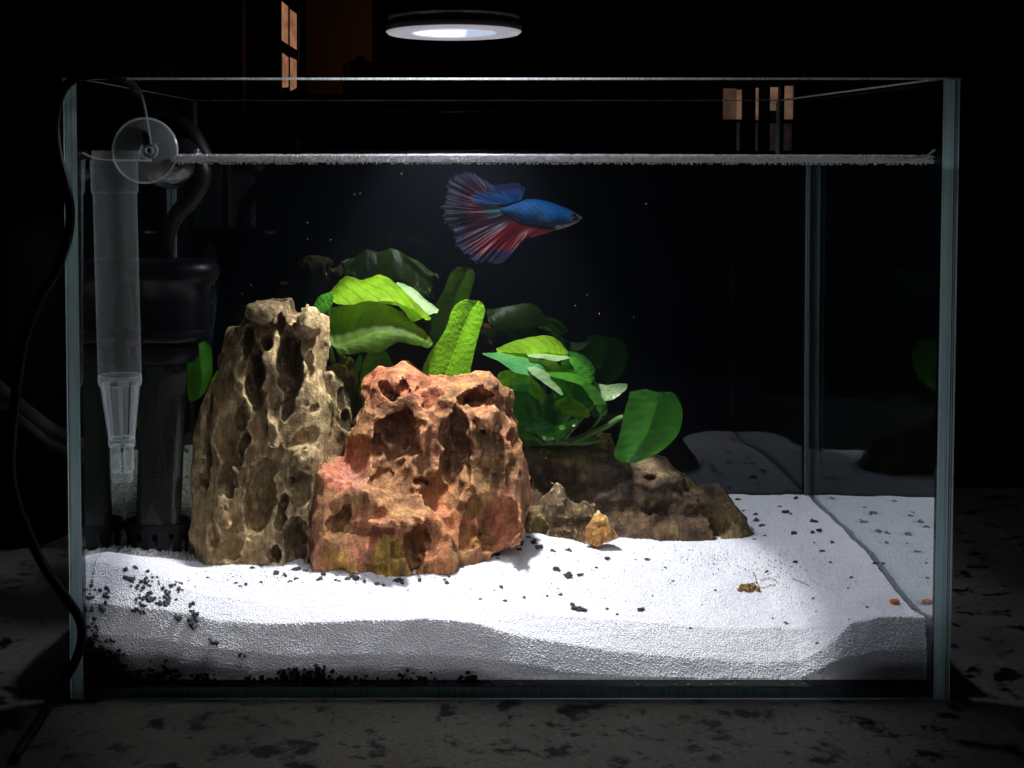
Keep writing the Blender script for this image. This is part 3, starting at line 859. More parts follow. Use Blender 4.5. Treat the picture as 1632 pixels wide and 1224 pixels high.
def rock(name, label, Y, T, bodies, pits, bumps, cols, base_col, h=0.0008, warp=0.0025, rnd=(0, 0, 0), rough=0.0012, lean=0.0, edge=0.010, seed=1, mat=None, cmix=None, flute=(0.0036, 0.012, 0.030), flute2=(0.0006, 0.0042, 0.007), pw=0.0015, dish=0.0, planes=0, ridge=((214, 188, 144), 0.6)):
    """bodies: (outline px polygon, depth offset, thickness factor); pits / bumps: (px, py, rx px, ry px, tilt deg, depth m[, dy])"""
    pxm = 0.000252 * (1 + (Y / 0.44) / 1.33)
    O = [(np.array([U(px, py, Y + dy)[[0, 2]] for px, py in pl]), dy, tf) for pl, dy, tf in bodies]
    allp = np.vstack([o[0] for o in O])
    x0, z0 = allp.min(0) - 0.005; x1, z1 = allp.max(0) + 0.005
    dys = [o[1] for o in O]
    y0 = Y + min(dys) - T * 1.5 - abs(lean) * (z1 - z0) * 0.5 - 0.006; y1 = Y + max(dys) + T * 1.5 + abs(lean) * (z1 - z0) * 0.5 + 0.006
    gx, gy, gz = np.arange(x0, x1, h), np.arange(y0, y1, h), np.arange(z0, z1, h)
    X, Yg, Z = np.meshgrid(gx, gy, gz, indexing='ij')
    X = X.astype(np.float32); Yg = Yg.astype(np.float32); Z = Z.astype(np.float32)
    Xw = X + warp * vnoise(X, Yg, Z, 0.011, seed) + warp * 0.5 * vnoise(X, Yg, Z, 0.0045, seed + 1)
    Zw = Z + warp * vnoise(X, Yg, Z, 0.012, seed + 2) + warp * 0.5 * vnoise(X, Yg, Z, 0.005, seed + 3)
    f = None
    zc = (z0 + z1) / 2
    fx, fz = np.arange(x0 - 0.008, x1 + 0.008, 0.0008), np.arange(z0 - 0.008, z1 + 0.008, 0.0008)
    FX, FZ = np.meshgrid(fx, fz, indexing='ij')
    centers = []
    for poly, dy, tf in O:
        sd = poly_sd(FX, FZ, poly)
        # sample on the warped coordinates
        iu = np.clip((Xw - fx[0]) / 0.0008, 0, len(fx) - 1.001); iv = np.clip((Zw - fz[0]) / 0.0008, 0, len(fz) - 1.001)
        i0 = iu.astype(np.int32); j0 = iv.astype(np.int32); fu = iu - i0; fv = iv - j0
        d = sd[i0, j0] * (1 - fu) * (1 - fv) + sd[i0 + 1, j0] * fu * (1 - fv) + sd[i0, j0 + 1] * (1 - fu) * fv + sd[i0 + 1, j0 + 1] * fu * fv
        k = np.clip(-d / (edge * tf), 0, 1)
        th = T * tf * (0.25 + 0.75 * np.sqrt(1 - (1 - k) ** 2))
        yc = Y + dy + lean * (Z - zc)
        g = np.maximum(d, np.abs(Yg - yc) - th)
        f = g if f is None else np.minimum(f, g)
        centers.append((dy, tf))
    f = f + 0.0022 * vnoise(X, Yg, Z, 0.016, seed + 4)
    f = f + flute[0] * (2 * np.abs(vnoise(X, Yg, Z * (flute[1] / flute[2]), flute[1], seed + 7)) - 0.35)
    f = f + flute2[0] * (2 * np.abs(vnoise(X, Yg, Z * (flute2[1] / flute2[2]), flute2[1], seed + 8)) - 0.35)
    Xp = X + pw * vnoise(X, Yg, Z, 0.006, seed + 11) + pw * 0.5 * vnoise(X, Yg, Z, 0.0024, seed + 13)
    Zp = Z + pw * vnoise(X, Yg, Z, 0.006, seed + 12) + pw * 0.5 * vnoise(X, Yg, Z, 0.0024, seed + 14)
    def yfront(px, py, dyo=0.0):
        p = U(px, py, Y)
        return p[0], p[2], Y + dyo + lean * (p[2] - zc) - T * 0.92
    def ell(px, py, rx, ry, tilt, dep, dy=0.0, off=0.0):
        cx, cz, cy = yfront(px, py, dy)
        if off: cy -= dep * off; dep *= 1.0
        a = math.radians(tilt); ca, sa = math.cos(a), math.sin(a)
        u = ((Xp - cx) * ca - (Zp - cz) * sa) / (rx * pxm); w = ((Xp - cx) * sa + (Zp - cz) * ca) / (ry * pxm); v = (Yg - cy) / dep
        k0 = np.sqrt(u * u + v * v + w * w) + 1e-6
        return (k0 - 1) * min(rx * pxm, ry * pxm, dep)
    # flat broken faces: local plane cuts tangent to the lump
    if planes:
        rp = np.random.default_rng(seed + 500)
        gxf, gyf, gzf = np.gradient(f, h)
        sf = np.argwhere((np.abs(f) < h) & (gyf < -0.75))
        for q in sf[rp.choice(len(sf), planes, replace=False)]:
            n_ = np.array([gxf[tuple(q)], gyf[tuple(q)], gzf[tuple(q)]]); n_ /= np.linalg.norm(n_) + 1e-9
            n_ += rp.normal(0, 0.16, 3); n_ /= np.linalg.norm(n_)
            c = np.array([gx[q[0]], gy[q[1]], gz[q[2]]])
            dx, dy_, dz = X - c[0], Yg - c[1], Z - c[2]
            R0 = rp.uniform(0.004, 0.010)
            g = n_[0] * dx + n_[1] * dy_ + n_[2] * dz + rp.uniform(0.0006, 0.0022) - 1.3 * np.maximum(0, np.sqrt(dx * dx + dy_ * dy_ + dz * dz) - R0)
            f = np.maximum(f, g)
        del gxf, gyf, gzf
    for bp in bumps:
        e = ell(*bp)
        hh = np.clip(0.5 + 0.5 * (f - e) / 0.002, 0, 1)
        f = f * (1 - hh) + e * hh - 0.002 * hh * (1 - hh)
    # big carved hollows with crisp rims
    for pt in pits:
        e = ell(*pt, *([0.0] if len(pt) == 6 else []), dish) + 0.0006 * vnoise(X, Yg, Z, 0.004, seed + 9)
        f = np.maximum(f, -e)
    # scattered scallops
    n, r0, r1 = rnd
    rg = np.random.default_rng(seed + 77)
    if n:
        surf = np.argwhere(np.abs(f) < h)
        pick = surf[rg.choice(len(surf), n, replace=False)]
        for q in pick:
            c = np.array([gx[q[0]], gy[q[1]], gz[q[2]]])
            r = r0 + (r1 - r0) * rg.random() ** 2
            el = rg.uniform(1.0, 2.2)
            s = [slice(max(0, int((c[d] - r * el * 1.3 - (x0, y0, z0)[d]) / h)), int((c[d] + r * el * 1.3 - (x0, y0, z0)[d]) / h) + 2) for d in range(3)]
            s = tuple(s)
            tl = rg.uniform(-0.35, 0.35)
            dx, dz = X[s] - c[0], Z[s] - c[2]
            u = (dx * math.cos(tl) - dz * math.sin(tl)) / r; w = (dx * math.sin(tl) + dz * math.cos(tl)) / (r * el); v = (Yg[s] - c[1]) / (r * 0.7)
            e = (np.sqrt(u * u + v * v + w * w) - 1) * r * 0.7
            f[s] = np.maximum(f[s], -e)
    f = f + rough * vnoise(X, Yg, Z, 0.0042, seed + 5) + rough * 0.6 * vnoise(X, Yg, Z, 0.0019, seed + 6)
    f[0] = f[-1] = 1; f[:, 0] = f[:, -1] = 1; f[:, :, 0] = f[:, :, -1] = 1
    V, Q = surface_nets(f, np.array([x0, y0, z0]), h)
    # drop crumbs: keep the largest island
    lab = np.arange(len(V))
    E = np.vstack([Q[:, [0, 1]], Q[:, [1, 2]], Q[:, [2, 3]]])
    for _ in range(400):
        m = np.minimum(lab[E[:, 0]], lab[E[:, 1]])
        l2 = lab.copy()
        np.minimum.at(l2, E[:, 0], m); np.minimum.at(l2, E[:, 1], m)
        l2 = l2[l2]; l2 = l2[l2]
        if np.array_equal(l2, lab): break
        lab = l2
    u, c = np.unique(lab, return_counts=True)
    keep = lab == u[c.argmax()]
    re = np.cumsum(keep) - 1
    Q = re[Q[keep[Q[:, 0]]]]; V = V[keep]
    # colour zones placed by their spot, some darker over hollows, plus clay-like mottling
    n1 = vnoise(V[:, 0], V[:, 1], V[:, 2], 0.010, seed + 20); n2 = vnoise(V[:, 0], V[:, 1], V[:, 2], 0.0035, seed + 21)
    n3 = vnoise(V[:, 0], V[:, 1], V[:, 2], 0.0016, seed + 22)
    Cc = np.tile(lin(base_col), (len(V), 1))
    xw = V[:, 0] + 0.004 * n1 + 0.002 * n2; zw = V[:, 2] + 0.004 * vnoise(V[:, 0], V[:, 1], V[:, 2], 0.009, seed + 23) + 0.002 * n3
    # pale crumbly crust on the worn ridges, as this kind of stone has
    nb = np.zeros((len(V), 3)); ct = np.zeros(len(V))
    E = np.vstack([Q[:, [0, 1]], Q[:, [1, 2]], Q[:, [2, 3]], Q[:, [3, 0]]])
    VS = V.copy()
    for _ in range(4):
        nb = np.stack([np.bincount(E[:, 0], VS[E[:, 1], d], len(V)) + np.bincount(E[:, 1], VS[E[:, 0], d], len(V)) for d in range(3)], -1)
        ct = np.bincount(E[:, 0], minlength=len(V)) + np.bincount(E[:, 1], minlength=len(V))
        VS = nb / np.maximum(ct, 1)[:, None]
    fn = np.cross(V[Q[:, 2]] - V[Q[:, 0]], V[Q[:, 3]] - V[Q[:, 1]])
    vn = np.stack([sum(np.bincount(Q[:, k], fn[:, d], len(V)) for k in range(4)) for d in range(3)], -1)
    vn /= np.linalg.norm(vn, axis=1, keepdims=True) + 1e-12
    cur = np.einsum('ij,ij->i', V - VS, vn) / h
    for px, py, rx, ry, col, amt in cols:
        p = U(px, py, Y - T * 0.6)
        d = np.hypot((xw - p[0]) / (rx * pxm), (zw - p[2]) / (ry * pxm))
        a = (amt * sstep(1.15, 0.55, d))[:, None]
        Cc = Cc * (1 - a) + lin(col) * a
    if cmix is not None:
        for col, thr, amt, sd in cmix:
            nn = 0.6 * vnoise(V[:, 0], V[:, 1], V[:, 2], 0.012, seed + sd) + 0.4 * vnoise(V[:, 0], V[:, 1], V[:, 2], 0.004, seed + sd + 1)
            a = (amt * sstep(thr, thr + 0.18, nn))[:, None]
            Cc = Cc * (1 - a) + lin(col) * a
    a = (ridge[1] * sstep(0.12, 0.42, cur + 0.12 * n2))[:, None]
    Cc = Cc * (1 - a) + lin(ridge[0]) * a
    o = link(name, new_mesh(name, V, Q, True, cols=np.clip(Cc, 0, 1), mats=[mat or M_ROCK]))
    return tag(o, label, 'rock')

TAN = (150, 126, 92)
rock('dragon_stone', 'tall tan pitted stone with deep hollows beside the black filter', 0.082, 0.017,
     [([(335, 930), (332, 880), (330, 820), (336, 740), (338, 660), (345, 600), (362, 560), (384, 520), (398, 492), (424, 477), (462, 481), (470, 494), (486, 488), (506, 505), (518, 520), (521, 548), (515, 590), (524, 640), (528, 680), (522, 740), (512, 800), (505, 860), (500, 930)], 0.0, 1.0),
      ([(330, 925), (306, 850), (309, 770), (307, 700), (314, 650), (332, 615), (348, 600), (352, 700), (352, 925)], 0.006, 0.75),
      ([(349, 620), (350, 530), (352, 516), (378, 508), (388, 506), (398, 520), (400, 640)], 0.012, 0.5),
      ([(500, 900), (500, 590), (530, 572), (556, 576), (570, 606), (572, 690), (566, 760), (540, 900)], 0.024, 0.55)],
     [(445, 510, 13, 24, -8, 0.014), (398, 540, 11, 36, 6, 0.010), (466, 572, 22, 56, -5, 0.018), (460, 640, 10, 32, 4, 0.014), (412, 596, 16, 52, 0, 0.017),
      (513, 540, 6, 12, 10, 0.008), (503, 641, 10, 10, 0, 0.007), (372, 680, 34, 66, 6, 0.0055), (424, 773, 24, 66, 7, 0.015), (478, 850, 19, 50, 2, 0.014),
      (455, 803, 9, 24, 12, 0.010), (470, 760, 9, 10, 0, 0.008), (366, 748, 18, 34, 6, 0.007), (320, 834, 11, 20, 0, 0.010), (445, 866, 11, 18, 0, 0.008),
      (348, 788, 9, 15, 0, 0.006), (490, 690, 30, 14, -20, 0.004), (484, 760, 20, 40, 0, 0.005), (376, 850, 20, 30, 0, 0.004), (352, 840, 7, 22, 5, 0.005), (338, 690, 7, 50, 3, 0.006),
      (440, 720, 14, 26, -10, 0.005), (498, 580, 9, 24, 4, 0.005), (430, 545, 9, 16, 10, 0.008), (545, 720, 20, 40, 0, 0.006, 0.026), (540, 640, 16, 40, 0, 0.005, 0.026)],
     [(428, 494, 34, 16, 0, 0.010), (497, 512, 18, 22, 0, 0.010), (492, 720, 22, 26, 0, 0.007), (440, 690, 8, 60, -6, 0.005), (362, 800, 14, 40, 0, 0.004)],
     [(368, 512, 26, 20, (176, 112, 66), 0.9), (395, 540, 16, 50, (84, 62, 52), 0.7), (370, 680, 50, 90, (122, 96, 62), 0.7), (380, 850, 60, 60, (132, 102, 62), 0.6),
      (478, 850, 30, 60, (80, 64, 48), 0.6), (550, 660, 34, 120, (70, 60, 36), 1.0), (505, 690, 24, 50, (176, 150, 108), 0.6), (330, 620, 20, 40, (160, 132, 84), 0.7)],  # dark olive on the right shoulder is leaf shade put into the colour
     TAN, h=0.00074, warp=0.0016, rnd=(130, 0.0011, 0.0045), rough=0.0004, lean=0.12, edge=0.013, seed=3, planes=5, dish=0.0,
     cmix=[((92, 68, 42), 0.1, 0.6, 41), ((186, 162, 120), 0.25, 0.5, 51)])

rock('dragon_stone', 'broad red and ochre pitted stone at the middle of the sand', 0.087, 0.019,
     [([(488, 915), (497, 850), (492, 810), (497, 768), (506, 742), (548, 733), (560, 706), (574, 645), (582, 618), (603, 594), (634, 585), (664, 592), (690, 608), (716, 615), (744, 606), (764, 596), (786, 584), (803, 604), (815, 650), (829, 690), (846, 738), (840, 795), (822, 850), (800, 872), (775, 885), (735, 915), (600, 920)], 0.0, 1.0),
      ([(500, 930), (498, 800), (506, 748), (545, 738), (586, 744), (604, 764), (640, 786), (684, 790), (716, 818), (734, 860), (724, 930)], -0.018, 0.72)],
     [(617, 618, 17, 14, 20, 0.014), (643, 616, 11, 11, 0, 0.012), (678, 614, 20, 9, -8, 0.014), (757, 634, 29, 18, -22, 0.022), (606, 700, 17, 40, 14, 0.016), (634, 690, 36, 56, 14, 0.020),
      (727, 705, 27, 72, 2, 0.022), (710, 680, 12, 30, 10, 0.008), (569, 717, 10, 14, 0, 0.008), (614, 742, 26, 13, -30, 0.012), (550, 806, 30, 34, 24, 0.018, -0.018), (580, 809, 11, 14, 0, 0.008, -0.018),
      (678, 757, 17, 8, 0, 0.008), (666, 834, 20, 42, 4, 0.024, -0.018), (790, 820, 34, 52, 18, 0.014), (546, 882, 28, 32, 10, 0.016, -0.018), (620, 862, 22, 34, 6, 0.006, -0.018),
      (545, 768, 16, 9, -10, 0.007, -0.018), (602, 779, 7, 6, 0, 0.006, -0.018), (778, 700, 14, 46, 6, 0.005), (812, 730, 12, 40, 10, 0.005), (700, 770, 30, 40, 20, 0.010),
      (745, 830, 18, 30, 0, 0.006), (590, 655, 14, 18, 0, 0.005), (700, 640, 24, 12, 0, 0.003), (810, 640, 8, 16, 0, 0.005)],
     [(778, 660, 16, 44, -14, 0.009), (665, 700, 12, 50, 20, 0.006), (640, 800, 40, 10, 0, 0.006, -0.018), (815, 830, 12, 40, 16, 0.006)],
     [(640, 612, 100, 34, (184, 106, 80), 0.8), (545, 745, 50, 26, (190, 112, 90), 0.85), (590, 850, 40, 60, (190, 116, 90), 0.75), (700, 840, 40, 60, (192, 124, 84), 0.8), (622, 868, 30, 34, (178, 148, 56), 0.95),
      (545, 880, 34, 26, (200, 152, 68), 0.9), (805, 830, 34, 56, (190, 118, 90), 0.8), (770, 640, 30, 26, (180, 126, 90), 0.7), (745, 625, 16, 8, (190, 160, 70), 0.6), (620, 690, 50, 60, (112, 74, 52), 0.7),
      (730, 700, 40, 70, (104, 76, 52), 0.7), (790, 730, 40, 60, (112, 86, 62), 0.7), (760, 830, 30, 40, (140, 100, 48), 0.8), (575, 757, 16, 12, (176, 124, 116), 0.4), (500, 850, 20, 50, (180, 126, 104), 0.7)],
     (150, 104, 70), h=0.00078, flute=(0.0034, 0.016, 0.022), flute2=(0.0011, 0.0055, 0.006), ridge=((208, 152, 108), 0.5), warp=0.0016, rnd=(60, 0.0014, 0.006), rough=0.00055, lean=0.22, edge=0.014, seed=12, planes=26, dish=0.22, pw=0.0022,
     cmix=[((104, 72, 48), 0.1, 0.6, 41), ((182, 138, 90), 0.22, 0.5, 51), ((184, 108, 86), 0.3, 0.4, 61)])

rock('dark_stone', 'long low dark brown stone with tan patches under the leafy plant', 0.140, 0.018,
     [([(818, 900), (830, 770), (842, 712), (872, 700), (915, 706), (960, 720), (1000, 733), (1044, 730), (1068, 741), (1092, 757), (1118, 776), (1146, 777), (1168, 797), (1184, 830), (1200, 862), (1196, 890), (1000, 895)], 0.0, 1.0)],
     [(1000, 745, 40, 12, 5, 0.004), (880, 750, 40, 40, 0, 0.004), (960, 800, 50, 30, 10, 0.004), (1060, 800, 40, 34, 0, 0.004), (1130, 820, 24, 24, 20, 0.005), (1090, 775, 26, 14, 20, 0.005)],
     [(1080, 830, 60, 30, 0, 0.006), (920, 820, 40, 30, 0, 0.006)],
     [(885, 712, 44, 20, (120, 104, 52), 0.9), (930, 730, 40, 14, (128, 108, 66), 0.8), (1020, 745, 60, 14, (140, 118, 88), 0.8), (1150, 830, 26, 26, (140, 122, 80), 0.8), (1165, 845, 20, 14, (150, 130, 86), 0.7), (1055, 755, 16, 10, (150, 134, 96), 0.8), (1040, 835, 30, 14, (130, 104, 72), 0.6), (980, 770, 40, 30, (92, 78, 74), 0.7)],
     (98, 78, 62), h=0.0008, warp=0.002, rnd=(40, 0.001, 0.0032), rough=0.0006, lean=0.25, edge=0.012, planes=16, seed=25, flute=(0.0010, 0.016, 0.010), flute2=(0.0004, 0.004, 0.004), ridge=((110, 92, 72), 0.4),
     cmix=[((140, 118, 82), 0.22, 0.85, 41), ((62, 48, 43), 0.1, 0.5, 51)])

rock('peaked_stone', 'small brown stone with a sharp peak in front of the long dark stone', 0.114, 0.0065,
     [([(822, 880), (830, 834), (842, 810), (858, 806), (866, 792), (878, 786), (890, 771), (899, 784), (908, 806), (922, 810), (934, 803), (948, 806), (956, 830), (950, 875)], 0.0, 1.0)],
     [(858, 838, 14, 22, 0, 0.003), (928, 830, 14, 14, 0, 0.002)], [],
     [(890, 800, 20, 30, (112, 90, 72), 0.8), (860, 830, 20, 30, (136, 116, 72), 0.6), (840, 840, 12, 40, (140, 112, 74), 0.8)],
     (92, 73, 50), h=0.0006, warp=0.0009, rnd=(14, 0.0008, 0.0016), rough=0.0004, lean=0.1, edge=0.006, seed=33, flute=(0.0006, 0.005, 0.006), flute2=(0.0005, 0.0022, 0.003), pw=0.0006, cmix=[((150, 124, 88), 0.2, 0.6, 41)])

rock('fibrous_chip', 'small orange fibrous chip standing in the white sand', 0.103, 0.004,
     [([(934, 862), (936, 836), (950, 810), (958, 808), (972, 826), (986, 850), (990, 858), (962, 862), (950, 868)], 0.0, 1.0)],
     [], [], [(950, 830, 14, 30, (196, 148, 84), 0.6)], (176, 122, 62), h=0.0005, warp=0.0009, rnd=(20, 0.0006, 0.0012), rough=0.0006, lean=0.2, edge=0.005, seed=41, flute=(0.0012, 0.005, 0.006), flute2=(0.0005, 0.0022, 0.003), pw=0.0006, cmix=[((216, 172, 110), 0.1, 0.6, 41)])
rock('ochre_stone', 'small ochre stone lying behind the leafy plant stems', 0.158, 0.006,
     [([(916, 735), (918, 700), (934, 690), (950, 696), (956, 690), (970, 694), (980, 712), (984, 735)], 0.0, 1.0)],
     [(940, 712, 8, 12, 0, 0.004)], [], [(962, 712, 10, 18, (206, 160, 104), 0.8)], (150, 122, 84), h=0.0007, warp=0.001, rnd=(16, 0.001, 0.002), rough=0.0005, edge=0.006, seed=52, flute=(0.0012, 0.005, 0.006), flute2=(0.0005, 0.0022, 0.003), pw=0.0006)
rock('pale_stone', 'small pale stone half hidden between the plant stems', 0.150, 0.006,
     [([(838, 668), (842, 645), (858, 642), (872, 655), (876, 672), (868, 690), (842, 690)], 0.0, 1.0)],
     [], [], [], (196, 164, 128), h=0.0008, warp=0.001, rnd=(8, 0.001, 0.002), rough=0.0004, edge=0.006, seed=57, flute=(0.0012, 0.005, 0.006), flute2=(0.0005, 0.0022, 0.003), pw=0.0006)

# ------------------------------------------------------------------ plants
def leaf(name, st, Ys, mat, parent, sub=7, nac=10, arch=0.0, ripple=0.00018, flip=False, seed=0, label=None):
    """st: stations of (edge, midrib, edge) pixels from base to tip; Ys: depths of the three lines, scalars or lists"""
    st = [s if len(s) == 3 else (s[0], ((s[0][0] + s[1][0]) / 2, (s[0][1] + s[1][1]) / 2), s[1]) for s in st]
    n = len(st)
    Ys = [y if hasattr(y, '__len__') else [y] * n for y in Ys]
    lines = []
    for k in range(3):
        lines.append(crom([U(st[i][k][0], st[i][k][1], np.interp(i / max(1, n - 1), np.linspace(0, 1, len(Ys[k])), Ys[k])) for i in range(n)], sub))
    Lm = len(lines[0])
    a = np.linspace(0, 1, nac * 2 + 1)
    V, UV = [], []
    ph = seed * 1.7
    for i in range(Lm):
        p0, p1, p2 = lines[0][i], lines[1][i], lines[2][i]
        nrm = np.cross(p2 - p0, lines[1][min(i + 1, Lm - 1)] - lines[1][max(i - 1, 0)])
        nn = np.linalg.norm(nrm); nrm = nrm / nn if nn > 1e-9 else np.array([0, -1.0, 0])
        for u in a:
            q = p0 + (p1 - p0) * (u * 2) if u <= 0.5 else p1 + (p2 - p1) * (u * 2 - 1)
            w = abs(u - 0.5) * 2
            bow = arch * (1 - (2 * w - 1) ** 2)
            rp = ripple * (w ** 1.5) * math.sin(i * 0.55 + ph + (2.1 if u > 0.5 else 0)) + ripple * 0.5 * math.sin(i * 1.3 + u * 4 + ph)
            V.append(q + nrm * (bow + rp)); UV.append((u, i / (Lm - 1)))
    m = len(a)
    idx = np.arange(Lm * m).reshape(Lm, m)
    Q = np.stack([idx[:-1, :-1], idx[:-1, 1:], idx[1:, 1:], idx[1:, :-1]], -1).reshape(-1, 4)
    o = link(name, new_mesh(name, V, Q, True, uvs=UV, mats=[mat]), parent)
    if label: o['label'] = label
    return o

LG = leaf_mat('leaf_lime', (0.16, 0.30, 0.012), (0.42, 0.72, 0.02), 0.55, veins=9, bump=0.8, vc=-0.34)
LO = leaf_mat('leaf_olive', (0.055, 0.11, 0.008), (0.22, 0.38, 0.015), 0.5, rough=0.6, veins=11, bump=0.5, coat=0.0)
LU = leaf_mat('leaf_upright', (0.16, 0.38, 0.012), (0.30, 0.68, 0.015), 0.4, veins=24, bump=0.8, wrinkle=1.8, vc=-0.05, vh=0.06)
LM = leaf_mat('leaf_mid', (0.05, 0.20, 0.018), (0.12, 0.45, 0.02), 0.42, veins=10, bump=0.4, coat=0.35)
LD = leaf_mat('leaf_dark', (0.026, 0.13, 0.02), (0.08, 0.36, 0.03), 0.4, veins=10, bump=0.35, coat=0.3)
LB = leaf_mat('leaf_bluegreen', (0.06, 0.22, 0.07), (0.12, 0.36, 0.08), 0.35, veins=10, bump=0.3)
LP = leaf_mat('leaf_pale', (0.24, 0.36, 0.17), (0.25, 0.38, 0.15), 0.35, veins=9, bump=0.3)
LR = leaf_mat('leaf_round', (0.04, 0.17, 0.018), (0.08, 0.34, 0.02), 0.35, veins=7, bump=0.3, coat=0.3, vc=-0.06)
M_STEM = plain('plant_stem', (0.07, 0.16, 0.03), 0.5, var=0.3, vscale=120)

def stem(parent, pts, r0, r1, name='stem'):
    P = crom([U(*p) for p in pts], 6)
    mb = MB(); mb.tube(P, list(np.linspace(r0, r1, len(P))), 8)
    return mb.build(name, M_STEM, parent)

pl = thing('broad_leaf_plant', 'lime green broad-leaved plant arching between the tall tan stone and the red stone', 'plant', U(560, 640, 0.115), 'plants growing among the stones')
leaf('leaf', [((528, 474), (526, 466), (528, 480)), ((542, 480), (540, 449), (545, 486)), ((560, 486), (554, 440), (565, 484)), ((586, 490), (578, 446), (590, 480)), ((614, 484), (606, 438), (620, 480)), ((638, 490), (630, 451), (646, 487)), ((658, 500), (652, 472), (662, 496)), ((676, 508), (672, 492), (676, 506)), ((684, 511), (684, 508), (683, 511))],
     (0.142, 0.120, 0.098), LG, pl, arch=0.0012, ripple=0.0003, seed=1, label='bright lime upper leaf')
leaf('leaf', [((506, 500), (524, 548), (540, 566)), ((522, 492), (540, 552), (558, 565)), ((546, 487), (566, 544), (578, 562)), ((580, 480), (598, 532), (606, 561)), ((618, 486), (630, 530), (634, 546)), ((650, 507), (660, 536), (661, 550)), ((672, 526), (676, 543), (676, 553)), ((687, 548), (687, 551), (685, 554))],
     (0.114, 0.100, 0.098), LO, pl, arch=0.0016, ripple=0.0003, seed=2, label='large olive lower leaf with a pale underside')
leaf('leaf', [((501, 500), (501, 501), (503, 503)), ((501, 484), (508, 490), (514, 500)), ((508, 473), (517, 482), (524, 494)), ((520, 467), (526, 474), (530, 484)), ((531, 465), (532, 468), (532, 474))], (0.104, 0.100, 0.098), LM, pl, arch=0.001, seed=3)
leaf('leaf', [((632, 450), (628, 462), (626, 476)), ((648, 454), (646, 472), (642, 494)), ((664, 464), (664, 484), (656, 512)), ((682, 480), (680, 492), (672, 508)), ((692, 488), (691, 495), (686, 501)), ((699, 496), (698, 497), (697, 499))], (0.126, 0.116, 0.108), LP, pl, arch=0.001, seed=4, label='pale shiny leaf tip catching the lamp')
leaf('leaf', [((571, 628), (594, 630), (636, 632)), ((575, 596), (600, 600), (634, 600)), ((580, 574), (604, 578), (624, 576)), ((588, 560), (604, 562), (616, 562)), ((599, 555), (603, 555), (608, 556))], (0.124, 0.119, 0.124), LO, pl, arch=0.001, seed=5)
leaf('leaf', [((566, 590), (570, 592), (575, 592)), ((568, 575), (573, 578), (577, 578)), ((572, 566), (574, 566), (576, 567))], (0.128, 0.127, 0.126), LB, pl, seed=6)
stem(pl, [(568, 660, 0.118), (545, 610, 0.114), (527, 560, 0.108), (524, 490, 0.106)], 0.0016, 0.001)
stem(pl, [(580, 660, 0.118), (560, 600, 0.118), (540, 540, 0.120), (600, 480, 0.122), (630, 462, 0.120)], 0.0015, 0.0008)
stem(pl, [(596, 680, 0.122), (600, 640, 0.121), (601, 600, 0.1195)], 0.0014, 0.001)

pu = thing('upright_leaf_plant', 'single wrinkled strap-shaped green leaf standing upright behind the red stone', 'plant', U(708, 640, 0.120), 'plants growing among the stones')
leaf('leaf', [((664, 640), (694, 640), (742, 640)), ((669, 606), (709, 606), (748, 600)), ((677, 578), (719, 578), (754, 570)), ((689, 556), (729, 553), (759, 548)), ((701, 540), (737, 530), (764, 530)), ((712, 520), (745, 512), (769, 512)), ((719, 498), (752, 496), (773, 496)), ((728, 484), (758, 484), (771, 487)), ((742, 477), (762, 479), (767, 481))],
     (0.117, 0.119, 0.117), LU, pu, arch=0.0008, ripple=0.00008, seed=7)
stem(pu, [(700, 690, 0.124), (698, 660, 0.122), (696, 636, 0.119)], 0.0018, 0.0014)

pr = thing('bushy_leaf_plant', 'dense bushy green plant with many small leaves on the long dark stone', 'plant', U(885, 705, 0.135), 'plants growing among the stones')
leaf('leaf', [((793, 562), (793, 556), (794, 560)), ((814, 568), (812, 546), (815, 562)), ((844, 570), (842, 538), (843, 564)), ((872, 566), (874, 535), (868, 562)), ((892, 566), (893, 545), (888, 563)), ((903, 566), (903, 560), (902, 565))], (0.154, 0.138, 0.120), LG, pr, arch=0.001, seed=11)
leaf('leaf', [((840, 563), (840, 565), (842, 568)), ((862, 557), (862, 564), (866, 572)), ((886, 560), (886, 567), (888, 575)), ((904, 566), (906, 568), (909, 571))], (0.124, 0.120, 0.116), LP, pr, seed=12)
leaf('leaf', [((769, 564), (769, 564), (770, 565)), ((790, 562), (794, 569), (800, 579)), ((818, 565), (818, 578), (822, 594)), ((845, 572), (842, 585), (842, 598)), ((862, 574), (860, 590), (858, 606)), ((872, 590), (870, 600), (868, 610))], (0.122, 0.114, 0.108), LB, pr, arch=0.0006, seed=13, label='pale blue-green pointed leaf')
leaf('leaf', [((797, 562), (797, 570), (800, 574)), ((820, 560), (820, 570), (822, 578)), ((845, 562), (845, 570), (848, 576)), ((858, 566), (858, 570), (858, 574))], (0.134, 0.130, 0.126), LD, pr, seed=14)
leaf('leaf', [((840, 586), (840, 588), (842, 590)), ((856, 585), (852, 592), (850, 598)), ((874, 596), (870, 603), (864, 608)), ((888, 611), (884, 617), (880, 620)), ((898, 628), (897, 629), (896, 630))], (0.112, 0.109, 0.107), LP, pr, seed=15, label='narrow whitish leaf')
leaf('leaf', [((790, 610), (792, 612), (796, 616)), ((794, 597), (804, 604), (812, 618)), ((808, 590), (818, 600), (828, 616)), ((826, 595), (830, 604), (836, 612))], (0.128, 0.122, 0.118), LG, pr, arch=0.001, seed=16)
leaf('leaf', [((812, 606), (814, 614), (814, 622)), ((822, 600), (828, 612), (832, 624)), ((836, 600), (842, 612), (846, 622)), ((850, 604), (854, 612), (856, 618)), ((858, 612), (858, 613), (858, 614))], (0.120, 0.115, 0.112), LB, pr, seed=17)
